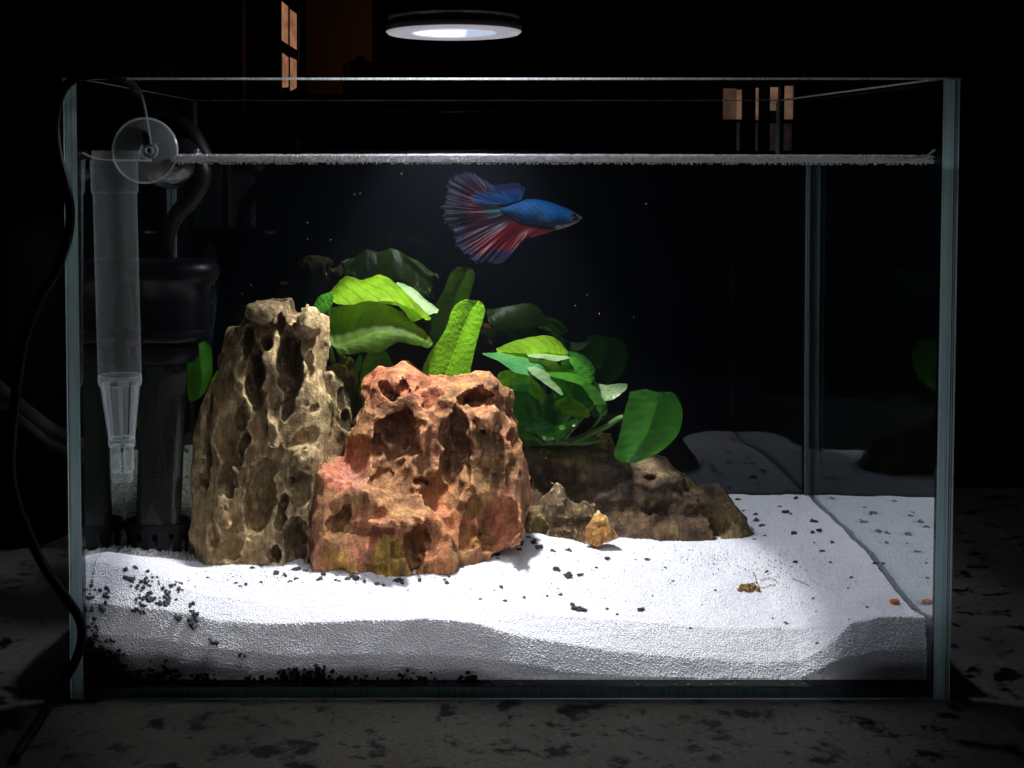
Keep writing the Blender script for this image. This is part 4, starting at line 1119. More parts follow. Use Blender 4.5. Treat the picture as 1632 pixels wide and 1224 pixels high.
leaf('leaf', [((806, 618), (812, 622), (822, 618)), ((812, 640), (826, 640), (842, 626)), ((820, 660), (836, 654), (850, 642)), ((830, 671), (842, 664), (850, 656)), ((842, 674), (846, 670), (849, 666))], (0.122, 0.118, 0.122), LD, pr, arch=0.001, seed=18, label='dark leaf beside the red stone')
leaf('leaf', [((872, 630), (884, 626), (898, 628)), ((866, 648), (884, 646), (908, 644)), ((864, 664), (884, 664), (911, 660)), ((870, 678), (886, 680), (904, 672)), ((880, 682), (886, 683), (892, 681))], (0.130, 0.126, 0.130), LD, pr, arch=0.001, seed=19)
leaf('leaf', [((870, 594), (872, 596), (876, 599)), ((900, 589), (902, 598), (900, 606)), ((926, 594), (926, 604), (922, 612)), ((946, 614), (942, 620), (936, 626)), ((960, 634), (954, 638), (946, 642)), ((968, 650), (961, 652), (953, 654)), ((964, 662), (960, 662), (956, 661))], (0.126, 0.116, 0.110), LM, pr, arch=0.001, seed=20, label='long arched leaf with a drooping tip')
leaf('leaf', [((896, 574), (894, 582), (894, 590)), ((916, 569), (914, 580), (912, 591)), ((934, 580), (928, 590), (922, 599)), ((946, 594), (938, 600), (932, 606)), ((948, 608), (944, 609), (940, 611))], (0.130, 0.122, 0.118), LM, pr, arch=0.001, seed=21)
leaf('leaf', [((944, 608), (946, 612), (948, 620)), ((962, 613), (958, 624), (954, 638)), ((982, 612), (978, 624), (972, 638)), ((998, 611), (994, 617), (990, 628)), ((1001, 614), (1000, 616), (999, 619))], (0.134, 0.130, 0.126), LP, pr, arch=0.0006, seed=22, label='pale green leaf reaching right')
leaf('leaf', [((858, 688), (862, 694), (866, 700)), ((876, 681), (878, 692), (882, 702)), ((896, 676), (896, 686), (900, 695)), ((912, 669), (912, 676), (912, 682)), ((922, 665), (922, 667), (922, 670))], (0.126, 0.120, 0.116), LM, pr, arch=0.001, ripple=0.0004, seed=23, label='glossy wet low leaf')
leaf('leaf', [((862, 572), (862, 576), (862, 580)), ((880, 574), (878, 580), (876, 586)), ((892, 582), (888, 588), (884, 592)), ((896, 592), (894, 594), (892, 596))], (0.128, 0.122, 0.118), LP, pr, seed=24)
leaf('leaf', [((880, 600), (884, 606), (886, 612)), ((896, 606), (898, 616), (896, 626)), ((908, 618), (906, 628), (902, 636)), ((910, 636), (908, 640), (906, 644))], (0.120, 0.116, 0.114), LM, pr, seed=25)
leaf('leaf', [((820, 690), (824, 696), (830, 700)), ((836, 682), (840, 692), (846, 702)), ((850, 690), (852, 696), (854, 702))], (0.132, 0.128, 0.126), LD, pr, seed=26)
leaf('leaf', [((846, 580), (852, 590), (856, 602)), ((868, 580), (872, 596), (874, 612)), ((892, 592), (892, 606), (888, 622)), ((904, 606), (902, 612), (898, 620))], (0.138, 0.134, 0.132), LD, pr, arch=0.001, seed=41)
leaf('leaf', [((892, 612), (898, 620), (900, 630)), ((914, 606), (918, 622), (918, 640)), ((934, 616), (934, 630), (930, 646)), ((944, 632), (942, 640), (938, 648))], (0.142, 0.138, 0.136), LD, pr, arch=0.001, seed=42)
leaf('leaf', [((808, 664), (814, 676), (818, 690)), ((828, 656), (836, 672), (840, 690)), ((846, 660), (852, 676), (852, 692)), ((858, 676), (860, 682), (860, 690))], (0.136, 0.132, 0.130), LM, pr, arch=0.001, seed=43)
leaf('leaf', [((796, 632), (802, 640), (806, 652)), ((808, 622), (818, 640), (822, 658)), ((822, 630), (830, 644), (832, 658)), ((834, 644), (837, 650), (838, 658))], (0.136, 0.132, 0.130), LB, pr, arch=0.001, seed=44)
leaf('leaf', [((900, 560), (906, 566), (908, 574)), ((922, 562), (926, 574), (926, 586)), ((940, 576), (938, 586), (934, 594)), ((948, 590), (946, 594), (944, 598))], (0.140, 0.134, 0.128), LD, pr, arch=0.001, seed=45)
leaf('leaf', [((848, 636), (856, 640), (860, 648)), ((852, 654), (860, 660), (868, 662)), ((858, 672), (864, 674), (870, 674))], (0.140, 0.138, 0.136), LD, pr, arch=0.001, seed=46)
leaf('leaf', [((884, 640), (890, 648), (896, 660)), ((902, 634), (910, 648), (916, 664)), ((922, 640), (926, 652), (928, 664)), ((936, 654), (938, 660), (938, 666))], (0.124, 0.120, 0.118), LG, pr, arch=0.001, seed=47)
leaf('leaf', [((826, 596), (832, 606), (836, 620)), ((846, 600), (850, 616), (852, 634)), ((862, 616), (862, 628), (860, 640)), ((868, 634), (866, 640), (864, 646))], (0.126, 0.122, 0.120), LG, pr, arch=0.001, seed=48)
leaf('leaf', [((826, 670), (834, 678), (840, 688)), ((844, 664), (854, 674), (860, 688)), ((864, 668), (870, 676), (872, 686)), ((880, 676), (882, 680), (882, 686))], (0.126, 0.122, 0.120), LB, pr, arch=0.001, seed=50)
leaf('leaf', [((930, 640), (938, 650), (942, 662)), ((946, 640), (954, 654), (956, 668)), ((958, 652), (962, 662), (960, 672))], (0.134, 0.130, 0.128), LD, pr, arch=0.001, seed=51)
for pts in ([(880, 706, .135), (886, 660, .128), (880, 620, .122), (850, 590, .116)], [(888, 706, .135), (905, 650, .130), (912, 620, .126), (900, 575, .126)], [(895, 706, .136), (925, 670, .130), (948, 640, .124), (940, 612, .120)],
            [(900, 706, .136), (935, 690, .132), (955, 668, .120), (958, 655, .114)], [(872, 706, .134), (850, 680, .130), (838, 640, .124), (828, 612, .120)], [(878, 706, .135), (872, 650, .130), (866, 600, .126), (866, 560, .126)],
            [(885, 708, .134), (890, 690, .128), (900, 680, .122)], [(892, 706, .137), (930, 660, .136), (950, 625, .134)], [(866, 708, .134), (846, 690, .128), (842, 668, .122)], [(884, 706, .135), (886, 690, .130), (888, 676, .127)]):
    stem(pr, pts, 0.0008, 0.0005)
stem(pr, [(838, 706, .140), (880, 702, .136), (930, 704, .138), (955, 700, .140)], 0.0028, 0.0016, 'rhizome')
pg = thing('round_leaf_plant', 'large round dark green leaf on a slanting stem above the long dark stone', 'plant', U(905, 708, 0.137), 'plants growing among the stones')
leaf('leaf', [((1003, 625), (1030, 620), (1046, 626)), ((1002, 634), (1046, 636), (1072, 626)), ((997, 650), (1042, 655), (1086, 648)), ((991, 676), (1034, 678), (1087, 672)), ((986, 698), (1024, 700), (1078, 696)), ((980, 716), (1014, 718), (1056, 717)), ((980, 728), (1006, 731), (1034, 730)), ((990, 736), (1002, 738), (1012, 738))],
     (0.110, 0.1095, 0.1105), LR, pg, nac=12, arch=0.0007, ripple=0.00012, seed=30)
stem(pg, [(900, 708, .137), (930, 696, .132), (965, 680, .120), (984, 668, .113), (994, 664, .1115)], 0.0016, 0.0011)

ph = thing('hidden_leaf_plant', 'dark green leaves showing on both sides of the filter tube', 'plant', U(330, 700, 0.15), 'plants growing among the stones')
leaf('leaf', [((300, 562), (316, 548), (328, 542)), ((298, 585), (318, 575), (337, 558)), ((298, 605), (322, 600), (339, 585)), ((299, 625), (320, 620), (336, 606)), ((302, 640), (312, 638), (326, 626))], (0.128, 0.124, 0.126), LM, ph, arch=0.001, seed=31)
leaf('leaf', [((334, 618), (336, 622), (340, 620)), ((338, 604), (341, 606), (345, 604)), ((346, 590), (347, 592), (350, 592))], (0.118, 0.117, 0.116), LG, ph, seed=32)
leaf('leaf', [((137, 622), (138, 618), (140, 612)), ((160, 640), (162, 622), (166, 608)), ((190, 640), (192, 626), (196, 610)), ((212, 626), (212, 618), (212, 612))], (0.112, 0.118, 0.126), LM, ph, arch=0.001, seed=33)
stem(ph, [(330, 720, .15), (336, 660, .132), (336, 615, .119)], 0.0011, 0.0007)
stem(ph, [(300, 720, .15), (240, 660, .140), (205, 622, .12)], 0.0011, 0.0007)

# ------------------------------------------------------------------ fighting fish
FY = 0.162
fish = thing('fighting_fish', 'blue and red betta fish with flowing fins swimming to the right', 'fish', U(840, 342, FY))
top = [(928, 346), (920, 341), (903, 332), (877, 322), (850, 317), (826, 320), (807, 328), (797, 331)]
bot = [(928, 348), (919, 355), (903, 362), (880, 367), (852, 362), (826, 354), (807, 342), (797, 339)]
T_ = crom([U(x, y, FY) for x, y in top], 6); B_ = crom([U(x, y, FY) for x, y in bot], 6)
V, Fc, Cc = [], [], []
nseg = 20
nT = len(T_)
for i in range(nT):
    c = (T_[i] + B_[i]) / 2; r = np.linalg.norm(T_[i] - B_[i]) / 2
    s = i / (nT - 1)
    wth = r * (0.62 - 0.2 * s)
    ax = (T_[i] - B_[i]); ax = ax / (np.linalg.norm(ax) + 1e-9)
    for k in range(nseg):
        a = 2 * math.pi * k / nseg
        V.append(c + ax * math.cos(a) * r + np.array([0, 1, 0]) * math.sin(a) * wth)
        up = math.cos(a)
        col = np.array([0.002, 0.012, 0.05]) + (np.array([0.002, 0.045, 0.22]) - np.array([0.002, 0.012, 0.05])) * sstep(-0.35, 0.4, up + 0.2 * math.sin(s * 31))
        tq = sstep(0.1, 0.25, s) * sstep(-0.5, 0.2, up)
        col = col * (1 - 0.0) + np.array([0.0, 0.05, 0.10]) * tq
        hd = sstep(0.34, 0.1, s)
        col = col * (1 - hd) + np.array([0.05, 0.10, 0.16]) * hd
        if up < -0.75 and s < 0.4: col = np.array([0.32, 0.27, 0.22])
        st = 0.75 + 0.5 * (math.sin(s * 90 + k * 3.1) * 0.5 + 0.5)
        Cc.append(col * st)
for i in range(nT - 1):
    for k in range(nseg):
        q = (k + 1) % nseg
        Fc.append((i * nseg + k, i * nseg + q, (i + 1) * nseg + q, (i + 1) * nseg + k))
Fc.append(tuple(range(nseg))); Fc.append(tuple(reversed([(nT - 1) * nseg + k for k in range(nseg)])))
M_FISH = vcol_mat('fish_scales', 0.5, 0.7, 1100, 0.25)
M_FIN = fin_mat('fin')
link('body', new_mesh('body', V, Fc, True, cols=Cc, mats=[M_FISH]), fish)
def fin(name, base, outer, colfn, yb, yo, amp, waves, nt=26, nr=90, dy=0.0, rag=0.16):
    name_seed = len(name) * 1.37
    Bp = crom(base, 10); Op = crom(outer, 10)
    bi = np.linspace(0, len(Bp) - 1, nr); oi = np.linspace(0, len(Op) - 1, nr)
    def samp(P, t):
        i = np.clip(t.astype(int), 0, len(P) - 2); f = (t - i)[:, None]
        return P[i] * (1 - f) + P[i + 1] * f
    Bs, Os = samp(Bp, bi), samp(Op, oi)
    V, Cc = [], []
    for j in range(nt):
        t = j / (nt - 1)
        for i in range(nr):
            s = i / (nr - 1)
            jag = 1 + rag * (mnoise.noise((s * 26, name_seed, 0)) * 0.6 + mnoise.noise((s * 70, name_seed, 3)) * 0.5)
            tj = t * (1 + (jag - 1) * t)
            px = Bs[i] * (1 - tj) + Os[i] * tj
            yy = FY + dy + yb * (1 - t) + yo * t + amp * t * math.sin(s * waves * 2 * math.pi) + amp * 0.4 * t * t * math.sin(s * waves * 5.3 * 2 * math.pi + 1)
            V.append(U(px[0], px[1], yy))
            ry = 0.5 + 0.9 * mnoise.noise((s * 22 + t * 1.8, name_seed, t * 2.0)) + 0.4 * mnoise.noise((s * 75, name_seed, t * 2)); ry = min(1, max(0, ry))
            Cc.append(colfn(s, t, ry))
    idx = np.arange(nt * nr).reshape(nt, nr)
    Q = np.stack([idx[:-1, :-1], idx[:-1, 1:], idx[1:, 1:], idx[1:, :-1]], -1).reshape(-1, 4)
    return link(name, new_mesh(name, V, Q, True, cols=Cc, mats=[M_FIN]), fish)
def mixc(a, b, t): return np.asarray(a) * (1 - t) + np.asarray(b) * t
PALE, RED, BLUE, NAVY, TEAL, PURP = (0.15, 0.17, 0.26), (0.27, 0.004, 0.008), (0.004, 0.05, 0.27), (0.01, 0.015, 0.06), (0.05, 0.30, 0.36), (0.05, 0.03, 0.20)
def tailc(s, t, r):
    a = sstep(0.46, 0.18, t + 0.22 * (r - 0.5)) * sstep(0.2, 0.4, s)
    c = mixc(mixc((0.16, 0.012, 0.03), RED, 0.5 * r), mixc(TEAL, PALE, 0.35 * r), a * 0.85)
    if t > 0.34: c = mixc(c, NAVY, sstep(0.45, 0.7, t) * (0.9 - 0.3 * r))
    e = sstep(0.72, 0.9, t) if s > 0.18 else sstep(0.5, 0.8, t)
    c = mixc(c, PALE, e * (0.45 + 0.55 * r))
    al = 0.95 - 0.3 * sstep(0.5, 1, t) + 0.0 * r
    return list(c) + [al * (0.7 + 0.3 * r)]
fin('tail_fin', [(799, 330), (802, 333), (804, 336), (804, 339), (800, 342)],
    [(792, 300), (768, 284), (744, 274), (726, 280), (714, 291), (713, 308), (708, 324), (706, 342), (711, 356), (722, 366), (742, 374)], tailc, 0, 0.004, 0.0028, 2.6)
def dorc(s, t, r):
    c = mixc(BLUE, (0.02, 0.16, 0.5), r); c = mixc(c, PURP, sstep(0.45, 0.8, t) * sstep(0.25, 0.6, s))
    c = mixc(c, (0.16, 0.14, 0.30), sstep(0.9, 1.0, t) * 0.8)
    return list(c) + [0.95 - 0.35 * sstep(0.6, 1, t)]
fin('dorsal_fin', [(800, 326), (808, 325), (818, 322), (830, 319)], [(754, 324), (752, 311), (766, 303), (784, 297), (806, 293), (826, 293), (838, 301)], dorc, 0, -0.002, 0.0008, 2.0, dy=-0.0025)
def anac(s, t, r):
    c = mixc((0.15, 0.004, 0.012), RED, r)
    mid = sstep(0.5, 0.8, s)
    c = mixc(c, (0.03, 0.006, 0.03), (1 - sstep(0.14, 0.3, s)) * 0.9)
    edge0 = 0.55 if s > 0.35 else 0.75
    c = mixc(c, (0.03, 0.03, 0.12), sstep(edge0, edge0 + 0.2, t) * 0.9)
    c = mixc(c, PALE, sstep(0.84, 0.98, t) * (0.2 + 0.35 * r) * (1 - sstep(0.6, 0.75, s)))
    al = 0.95 - 0.5 * sstep(edge0, 1, t)
    return list(c) + [al]
fin('anal_fin', [(806, 342), (818, 352), (836, 360), (856, 364), (876, 367)],
    [(724, 362), (724, 382), (734, 398), (748, 410), (760, 420), (776, 417), (792, 421), (804, 416), (822, 396), (832, 380), (852, 377), (874, 372)], anac, 0, -0.003, 0.0026, 2.6, dy=-0.001)
def pelc(s, t, r): return list(mixc(RED, (0.3, 0.02, 0.02), r)) + [0.9 - 0.4 * t]
fin('pelvic_fin', [(884, 367), (878, 367), (872, 366)], [(846, 379), (840, 374), (838, 368)], pelc, -0.003, -0.005, 0.0004, 1.0, nt=12, nr=20)
def pecc(s, t, r): return [0.10, 0.22, 0.34, 0.30 - 0.12 * t]
fin('pectoral_fin', [(878, 346), (878, 350), (876, 354)], [(858, 340), (856, 348), (858, 356)], pecc, -0.0085, -0.0105, 0.0004, 1.0, nt=10, nr=20)
M_EYE = plain('fish_eye', (0.006, 0.006, 0.008), 0.12, spec=0.8)
ve, fe = ico(3, 1.0)
for sgn in (-1, 1):
    c = U(914, 343.5, FY + sgn * 0.0032)
    link('eye', new_mesh('eye', np.array(ve) * [0.0013, 0.0008, 0.0013] + c, [tuple(f) for f in fe], True, mats=[M_EYE]), fish)

# ------------------------------------------------------------------ lamp
lamp = thing('disc_lamp', 'round black disc lamp with a glowing white centre hanging over the tank', 'lamp', LAMP + [0, 0, 0.01])
lx, ly, lz = LAMP
R_O, R_I = 0.0312, 0.0186
M_RING = plain('lamp_ring', (0.62, 0.60, 0.64), 0.4)
b = MB(); b.lathe([(0.004, 0.0074), (0.0292, 0.0072), (0.0302, 0.0068), (0.0304, 0.0061), (0.0296, 0.0050), (0.0298, 0.0032), (0.0310, 0.0024), (R_O, 0.0010), (R_O - 0.0006, 0.0)], 96, 0, 0); b.v = [(x + lx, y + ly, z + lz) for x, y, z in b.v]
b.build('housing', plain('lamp_black', (0.10, 0.10, 0.105), 0.35), lamp)
def lampface():
    m, nt, out = mk('lamp_ring_face')
    p = N(nt, 'ShaderNodeBsdfPrincipled', i_Roughness=0.45); p.inputs['Base Color'].default_value = (0.6, 0.58, 0.62, 1)
    p.inputs['Emission Color'].default_value = (0.50, 0.48, 0.56, 1); p.inputs['Emission Strength'].default_value = 0.40
    nt.links.new(p.outputs[0], out.inputs[0]); return m
b = MB(); b.lathe([(R_O - 0.0002, -0.0002), (R_O - 0.0012, -0.0012), (R_I + 0.0004, -0.0006)], 96, lx, ly, caps=False); b.v = [(x, y, z + lz) for x, y, z in b.v]
b.build('diffuser_ring', lampface(), lamp)
def lampmat():
    m, nt, out = mk('lamp_glow')
    e = N(nt, 'ShaderNodeEmission')
    tc = N(nt, 'ShaderNodeTexCoord'); sp = N(nt, 'ShaderNodeSeparateXYZ'); nt.links.new(tc.outputs['Object'], sp.inputs[0])
    mr = N(nt, 'ShaderNodeMapRange'); mr.inputs[1].default_value = 0.0045 ; mr.inputs[2].default_value = 0.0065
    nt.links.new(sp.outputs[0], mr.inputs[0])
    mx = N(nt, 'ShaderNodeMix', data_type='RGBA'); mx.inputs[6].default_value = (1.25, 1.22, 1.08, 1); mx.inputs[7].default_value = (0.50, 0.60, 0.78, 1)
    nt.links.new(mr.outputs[0], mx.inputs[0]); nt.links.new(mx.outputs[2], e.inputs[0]); e.inputs[1].default_value = 1.0
    nt.links.new(e.outputs[0], out.inputs[0]); return m
b = MB(); b.lathe([(0.0001, -0.0003), (R_I * 0.7, -0.0004), (R_I, -0.0006)], 64, 0, 0, caps=False)
lens = b.build('lens', lampmat(), lamp, smooth=True)
lens.location = (0, 0, -0.01)
M_LIP = emit('lamp_lip', (0.62, 0.62, 0.80), 1.0)
b = MB(); b.lathe([(R_I, -0.0006), (R_I + 0.0004, -0.0011), (R_I + 0.0008, -0.0007)], 96, lx, ly, caps=False); b.v = [(x, y, z + lz) for x, y, z in b.v]
b.build('lens_lip', M_LIP, lamp)
b = MB(); b.tube(crom([(lx, ly, lz + 0.012), (lx - 0.002, ly + 0.004, lz + 0.05), (lx - 0.02, ly + 0.03, lz + 0.12), (lx - 0.06, ly + 0.08, lz + 0.17)], 8), 0.004, 12)
b.build('gooseneck', M_RUBBER, lamp)

# ------------------------------------------------------------------ black internal filter
FLY = 0.082
flt = thing('internal_filter', 'black internal water filter with a clear tube standing in the left corner', 'filter', U(258, 885, FLY))
def Z(px, py, Y): return U(px, py, Y)[2]
pm = 0.000252 * (1 + FLY / 0.44 / 1.33)
fxm = U(266, 600, FLY)[0]; fbx = U(252, 860, FLY)[0]
b = MB()
zl = lambda py: Z(266, py, FLY)
b.lathe([(0.001, zl(413)), (66 * pm, zl(414)), (74 * pm, zl(418)), (80 * pm, zl(428)), (80 * pm, zl(440)), (75 * pm, zl(447)), (66 * pm, zl(455)), (60 * pm, zl(478)), (58 * pm, zl(523)), (0.001, zl(524))], 56, U(270, 470, FLY)[0], FLY, sy=0.75)
b.build('hood', M_BLACK, flt)
b = MB()
b.lathe([(50 * pm, zl(523)), (66 * pm, zl(523)), (68 * pm, zl(528)), (68 * pm, zl(537)), (64 * pm, zl(541)), (50 * pm, zl(541))], 56, U(268, 530, FLY)[0], FLY, sy=0.75)
b.build('flange', M_BLACK, flt)
b = MB()
b.lathe([(40 * pm, zl(541)), (54 * pm, zl(550)), (55 * pm, zl(566)), (48 * pm, zl(576)), (40 * pm, zl(576))], 48, U(262, 560, FLY)[0], FLY, sy=0.75)
b.build('locking_ring', M_BLACK, flt)
zt, zb2 = zl(572), zl(838)
xa, xb = U(262, 572, FLY)[0], U(252, 838, FLY)[0]
def slope_tube(r, z0, z1, n=48, th=None):
    mb = MB()
    prof = [(r, z0 + (z1 - z0) * i / 12) for i in range(13)]
    if th: prof = prof + [(r - th, z) for _, z in reversed(prof)]
    mb.lathe(prof, n, 0, 0, caps=th is None)
    mb.v = [(x + xa + (xb - xa) * (zt - z) / (zt - zb2), y * 0.8 + FLY, z) for x, y, z in mb.v]
    return mb
slope_tube(51 * pm, zb2 + 0.0005, zt - 0.0005, th=0.0012).build('clear_tube', M_PLEX, flt)
slope_tube(36 * pm, zb2 + 0.001, zt - 0.001).build('sponge_core', M_SPONGE, flt)
b = MB()
cxb = U(252, 860, FLY)[0]
ztop, zbot = Z(252, 828, FLY), Z(252, 898, FLY)
b.lathe([(50 * pm, ztop), (54 * pm, ztop), (54 * pm, ztop - 0.004), (50 * pm, ztop - 0.004)], 48, cxb, FLY, caps=False, sy=0.8)
b.lathe([(44 * pm, zbot + 0.004), (50 * pm, zbot + 0.004), (50 * pm, zbot), (44 * pm, zbot)], 48, cxb, FLY, caps=False, sy=0.8)
for k in range(12):
    a = 2 * math.pi * k / 12 + 0.13
    b.lathe([(49 * pm, ztop - 0.004), (50.5 * pm, ztop - 0.004), (48.5 * pm, zbot + 0.004), (47 * pm, zbot + 0.004)], 4, cxb, FLY, caps=False, a0=a, a1=a + 0.36, sy=0.8)
b.build('intake_cage', M_BLACK, flt)
hose = [U(266, 410, FLY), U(268, 372, FLY - 0.002), U(282, 342, FLY - 0.004), U(304, 318, FLY - 0.006), U(317, 292, FLY - 0.006), A(322, 262, FLY - 0.006), A(316, 238, FLY - 0.006), A(300, 212, FLY - 0.004), A(276, 198, FLY), A(250, 205, FLY + 0.004)]
hose[5] = U(319, 272, FLY - 0.006)
b = MB(); P = crom(hose, 8); b.tube(P, [0.0032 + 0.0018 * min(1, i / 40) for i in range(len(P))], 16)
b.build('outlet_hose', M_RUBBER, flt)
# wet dome of the pump housing just over the waterline
cw = A(290, 238, FLY - 0.005)
vs_, fs_ = ico(4, 1.0)
vs_ = np.array([(x, y, z) for x, y, z in vs_])
mesh = new_mesh('pump_dome', vs_ * [0.0135, 0.012, 0.0125] + [cw[0] - 0.0005, cw[1], WATER_Z - 0.0015], [tuple(f) for f in fs_], True, mats=[plain('wet_black', (0.01, 0.01, 0.012), 0.07, bump=1.0, bscale=500, spec=1.0)])
link('pump_dome', mesh, flt)

# ------------------------------------------------------------------ frosted tube with slotted cage tip, front left
TY = 0.0165
tb = thing('frosted_tube', 'frosted translucent plastic tube with a slotted tapered tip against the left front glass', 'tube', U(196, 765, TY))
qm = 0.000252 * (1 + TY / 0.44 / 1.33)
ztY = lambda py: Z(190, py, TY)
def sl(mb, f):
    mb.v = [(x + f(z), y + TY, z) for x, y, z in mb.v]; return mb
xt, xm, xe = U(182, 270, TY)[0], U(191, 600, TY)[0], U(196, 768, TY)[0]
zT, zM, zE = ztY(270), ztY(600), ztY(768)
fx_ = lambda z: np.interp(z, [zE, zM, zT], [xe, xm, xt])
b = MB(); b.lathe([(37 * qm, ztY(308)), (37.5 * qm, ztY(262)), (37.5 * qm, ztY(240))], 48, caps=False); sl(b, fx_).build('collar', M_FROST, tb)
b = MB(); b.lathe([(34.5 * qm, ztY(602)), (34.5 * qm, ztY(306)), (37 * qm, ztY(306))], 48, caps=False); sl(b, fx_).build('barrel', M_FROST, tb)
b = MB(); b.lathe([(33 * qm, ztY(614)), (34.5 * qm, ztY(611)), (35 * qm, ztY(604)), (34 * qm, ztY(598)), (32 * qm, ztY(598))], 48, caps=False); sl(b, fx_).build('rim_ring', M_FROST2, tb)
b = MB()
for k in range(6):
    a = 2 * math.pi * k / 6 + 0.25
    b.lathe([(21 * qm, ztY(700)), (32 * qm, ztY(612)), (30 * qm, ztY(612)), (19.5 * qm, ztY(700)), (21 * qm, ztY(700))], 6, caps=False, a0=a, a1=a + 0.62)
sl(b, fx_).build('slotted_cage', M_FROST2, tb)
b = MB(); b.lathe([(16 * qm, ztY(712)), (20.5 * qm, ztY(711)), (22 * qm, ztY(704)), (21 * qm, ztY(698)), (16 * qm, ztY(698))], 40, caps=False); sl(b, fx_).build('cage_base', M_FROST2, tb)
for sgn in (-1, 1):
    b = MB(); b.box(sgn * 10.5 * qm - 6 * qm, sgn * 10.5 * qm + 6 * qm, -0.0035, 0.0035, ztY(752), ztY(709), bev=0.0006); sl(b, fx_).build('prong', M_FROST2, tb)
b = MB(); b.lathe([(9 * qm, ztY(752)), (16.5 * qm, ztY(752)), (16.5 * qm, ztY(764)), (14 * qm, ztY(768)), (9 * qm, ztY(768))], 36, caps=False, sy=0.5); sl(b, fx_).build('tip_ring', M_FROST2, tb)

# ------------------------------------------------------------------ suction cup on the front glass
SY = 0.0062
sc_ = thing('suction_cup', 'round clear suction cup stuck inside the front glass at the waterline', 'suction cup', A(231, 240, SY))
c = A(231, 240, SY)
Mx = Matrix.Translation(Vector(c)) @ Matrix.Rotation(math.radians(-90), 4, 'X')
r = 52 * 0.000256
b = MB(); b.lathe([(r, -0.0001), (r * 0.96, 0.0009), (r * 0.6, 0.0032), (r * 0.28, 0.0046)], 64, caps=False, axis=Mx); b.build('cup', M_CUP, sc_)
b = MB(); b.lathe([(r * 1.0, -0.0003), (r * 1.02, 0.0002), (r * 0.975, 0.0010), (r * 0.955, 0.0004)], 64, caps=False, axis=Mx); b.build('cup_rim', frosted('cup_rim_vinyl', (0.8, 0.84, 0.85), 0.45, 0.3), sc_)
b = MB(); b.lathe([(r * 0.28, 0.0046), (r * 0.25, 0.0085), (r * 0.12, 0.0090), (r * 0.10, 0.005)], 32, caps=False, axis=Mx); b.build('knob', M_CUP, sc_)

# ------------------------------------------------------------------ black cord over the rim and down the left side
cord = [A(236, 232, 0.0105), A(232, 205, 0.0115), A(226, 172, 0.012), A(219, 148, 0.010), A(206, 131, 0.004), A(186, 122, -0.002), A(152, 119, -0.006), A(118, 126, -0.009), A(97, 150, -0.010), A(88, 195, -0.010), A(92, 245, -0.010), A(104, 292, -0.010), A(112, 335, -0.009),
        A(108, 380, -0.009), A(90, 430, -0.012), A(62, 478, -0.016), A(42, 530, -0.020), A(30, 590, -0.022), A(20, 680, -0.024), A(18, 760, -0.022), A(36, 828, -0.018), A(70, 902, -0.014), A(103, 950, -0.009), A(126, 985, -0.007), A(130, 1020, -0.007), A(116, 1062, -0.010), A(84, 1112, -0.018), A(56, 1160, -0.028), A(38, 1205, -0.036), A(24, 1270, -0.046)]
cord = [np.array([p[0], p[1], max(p[2], 0.0022)]) for p in cord]
b = MB(); b.tube(crom(cord, 8), 0.0019, 10)
cb = b.build('power_cord', M_RUBBER)
tag(cb, 'thin black cord hooked over the tank rim and hanging down the left side', 'cord')

M_BED = plain('grey_bed_gravel', (0.26, 0.255, 0.255), 0.35, bump=0.8, bscale=1800, var=0.5, vscale=400)
# ------------------------------------------------------------------ dark gravel bed in the rear left corner, clumps in the sand
gxs = np.linspace(XL1 + 0.001, U(345, 850, .12)[0] + 0.012, 60); gys = np.linspace(0.060, YB1 - 0.0006, 70)
GX2, GY2 = np.meshgrid(gxs, gys)
ztop_b = U(180, 742, 0.205)[2]
zlo = sand_z(GX2.ravel(), GY2.ravel()).reshape(GX2.shape)
tt = sstep(0.064, 0.19, GY2)
hump = (ztop_b - ZBACK + 0.006) * tt
right = sstep(gxs[-1], gxs[-1] - 0.025, GX2)
GZ2 = zlo + np.where(right > 0, (0.0022 + hump) * right, 0) - 0.0035 * (1 - right) - 0.006 * sstep(0.072, 0.060, GY2 + 0.004 * vnoise(GX2, GX2, GX2, 0.012, 8)) + 0.0014 * vnoise(GX2, GY2, GX2, 0.012, 9) * right
idx = np.arange(GX2.size).reshape(GX2.shape)
Fq2 = np.stack([idx[:-1, :-1], idx[:-1, 1:], idx[1:, 1:], idx[1:, :-1]], -1).reshape(-1, 4)
bed = tag(link('dark_gravel_bed', new_mesh('dark_gravel_bed', np.stack([GX2, GY2, GZ2], -1).reshape(-1, 3), Fq2, True, mats=[M_BED])), kind='stuff')
grains(bed, 2.6e5, 0.0013, M_BED, 9, 0.6, 1.4, sub=1)

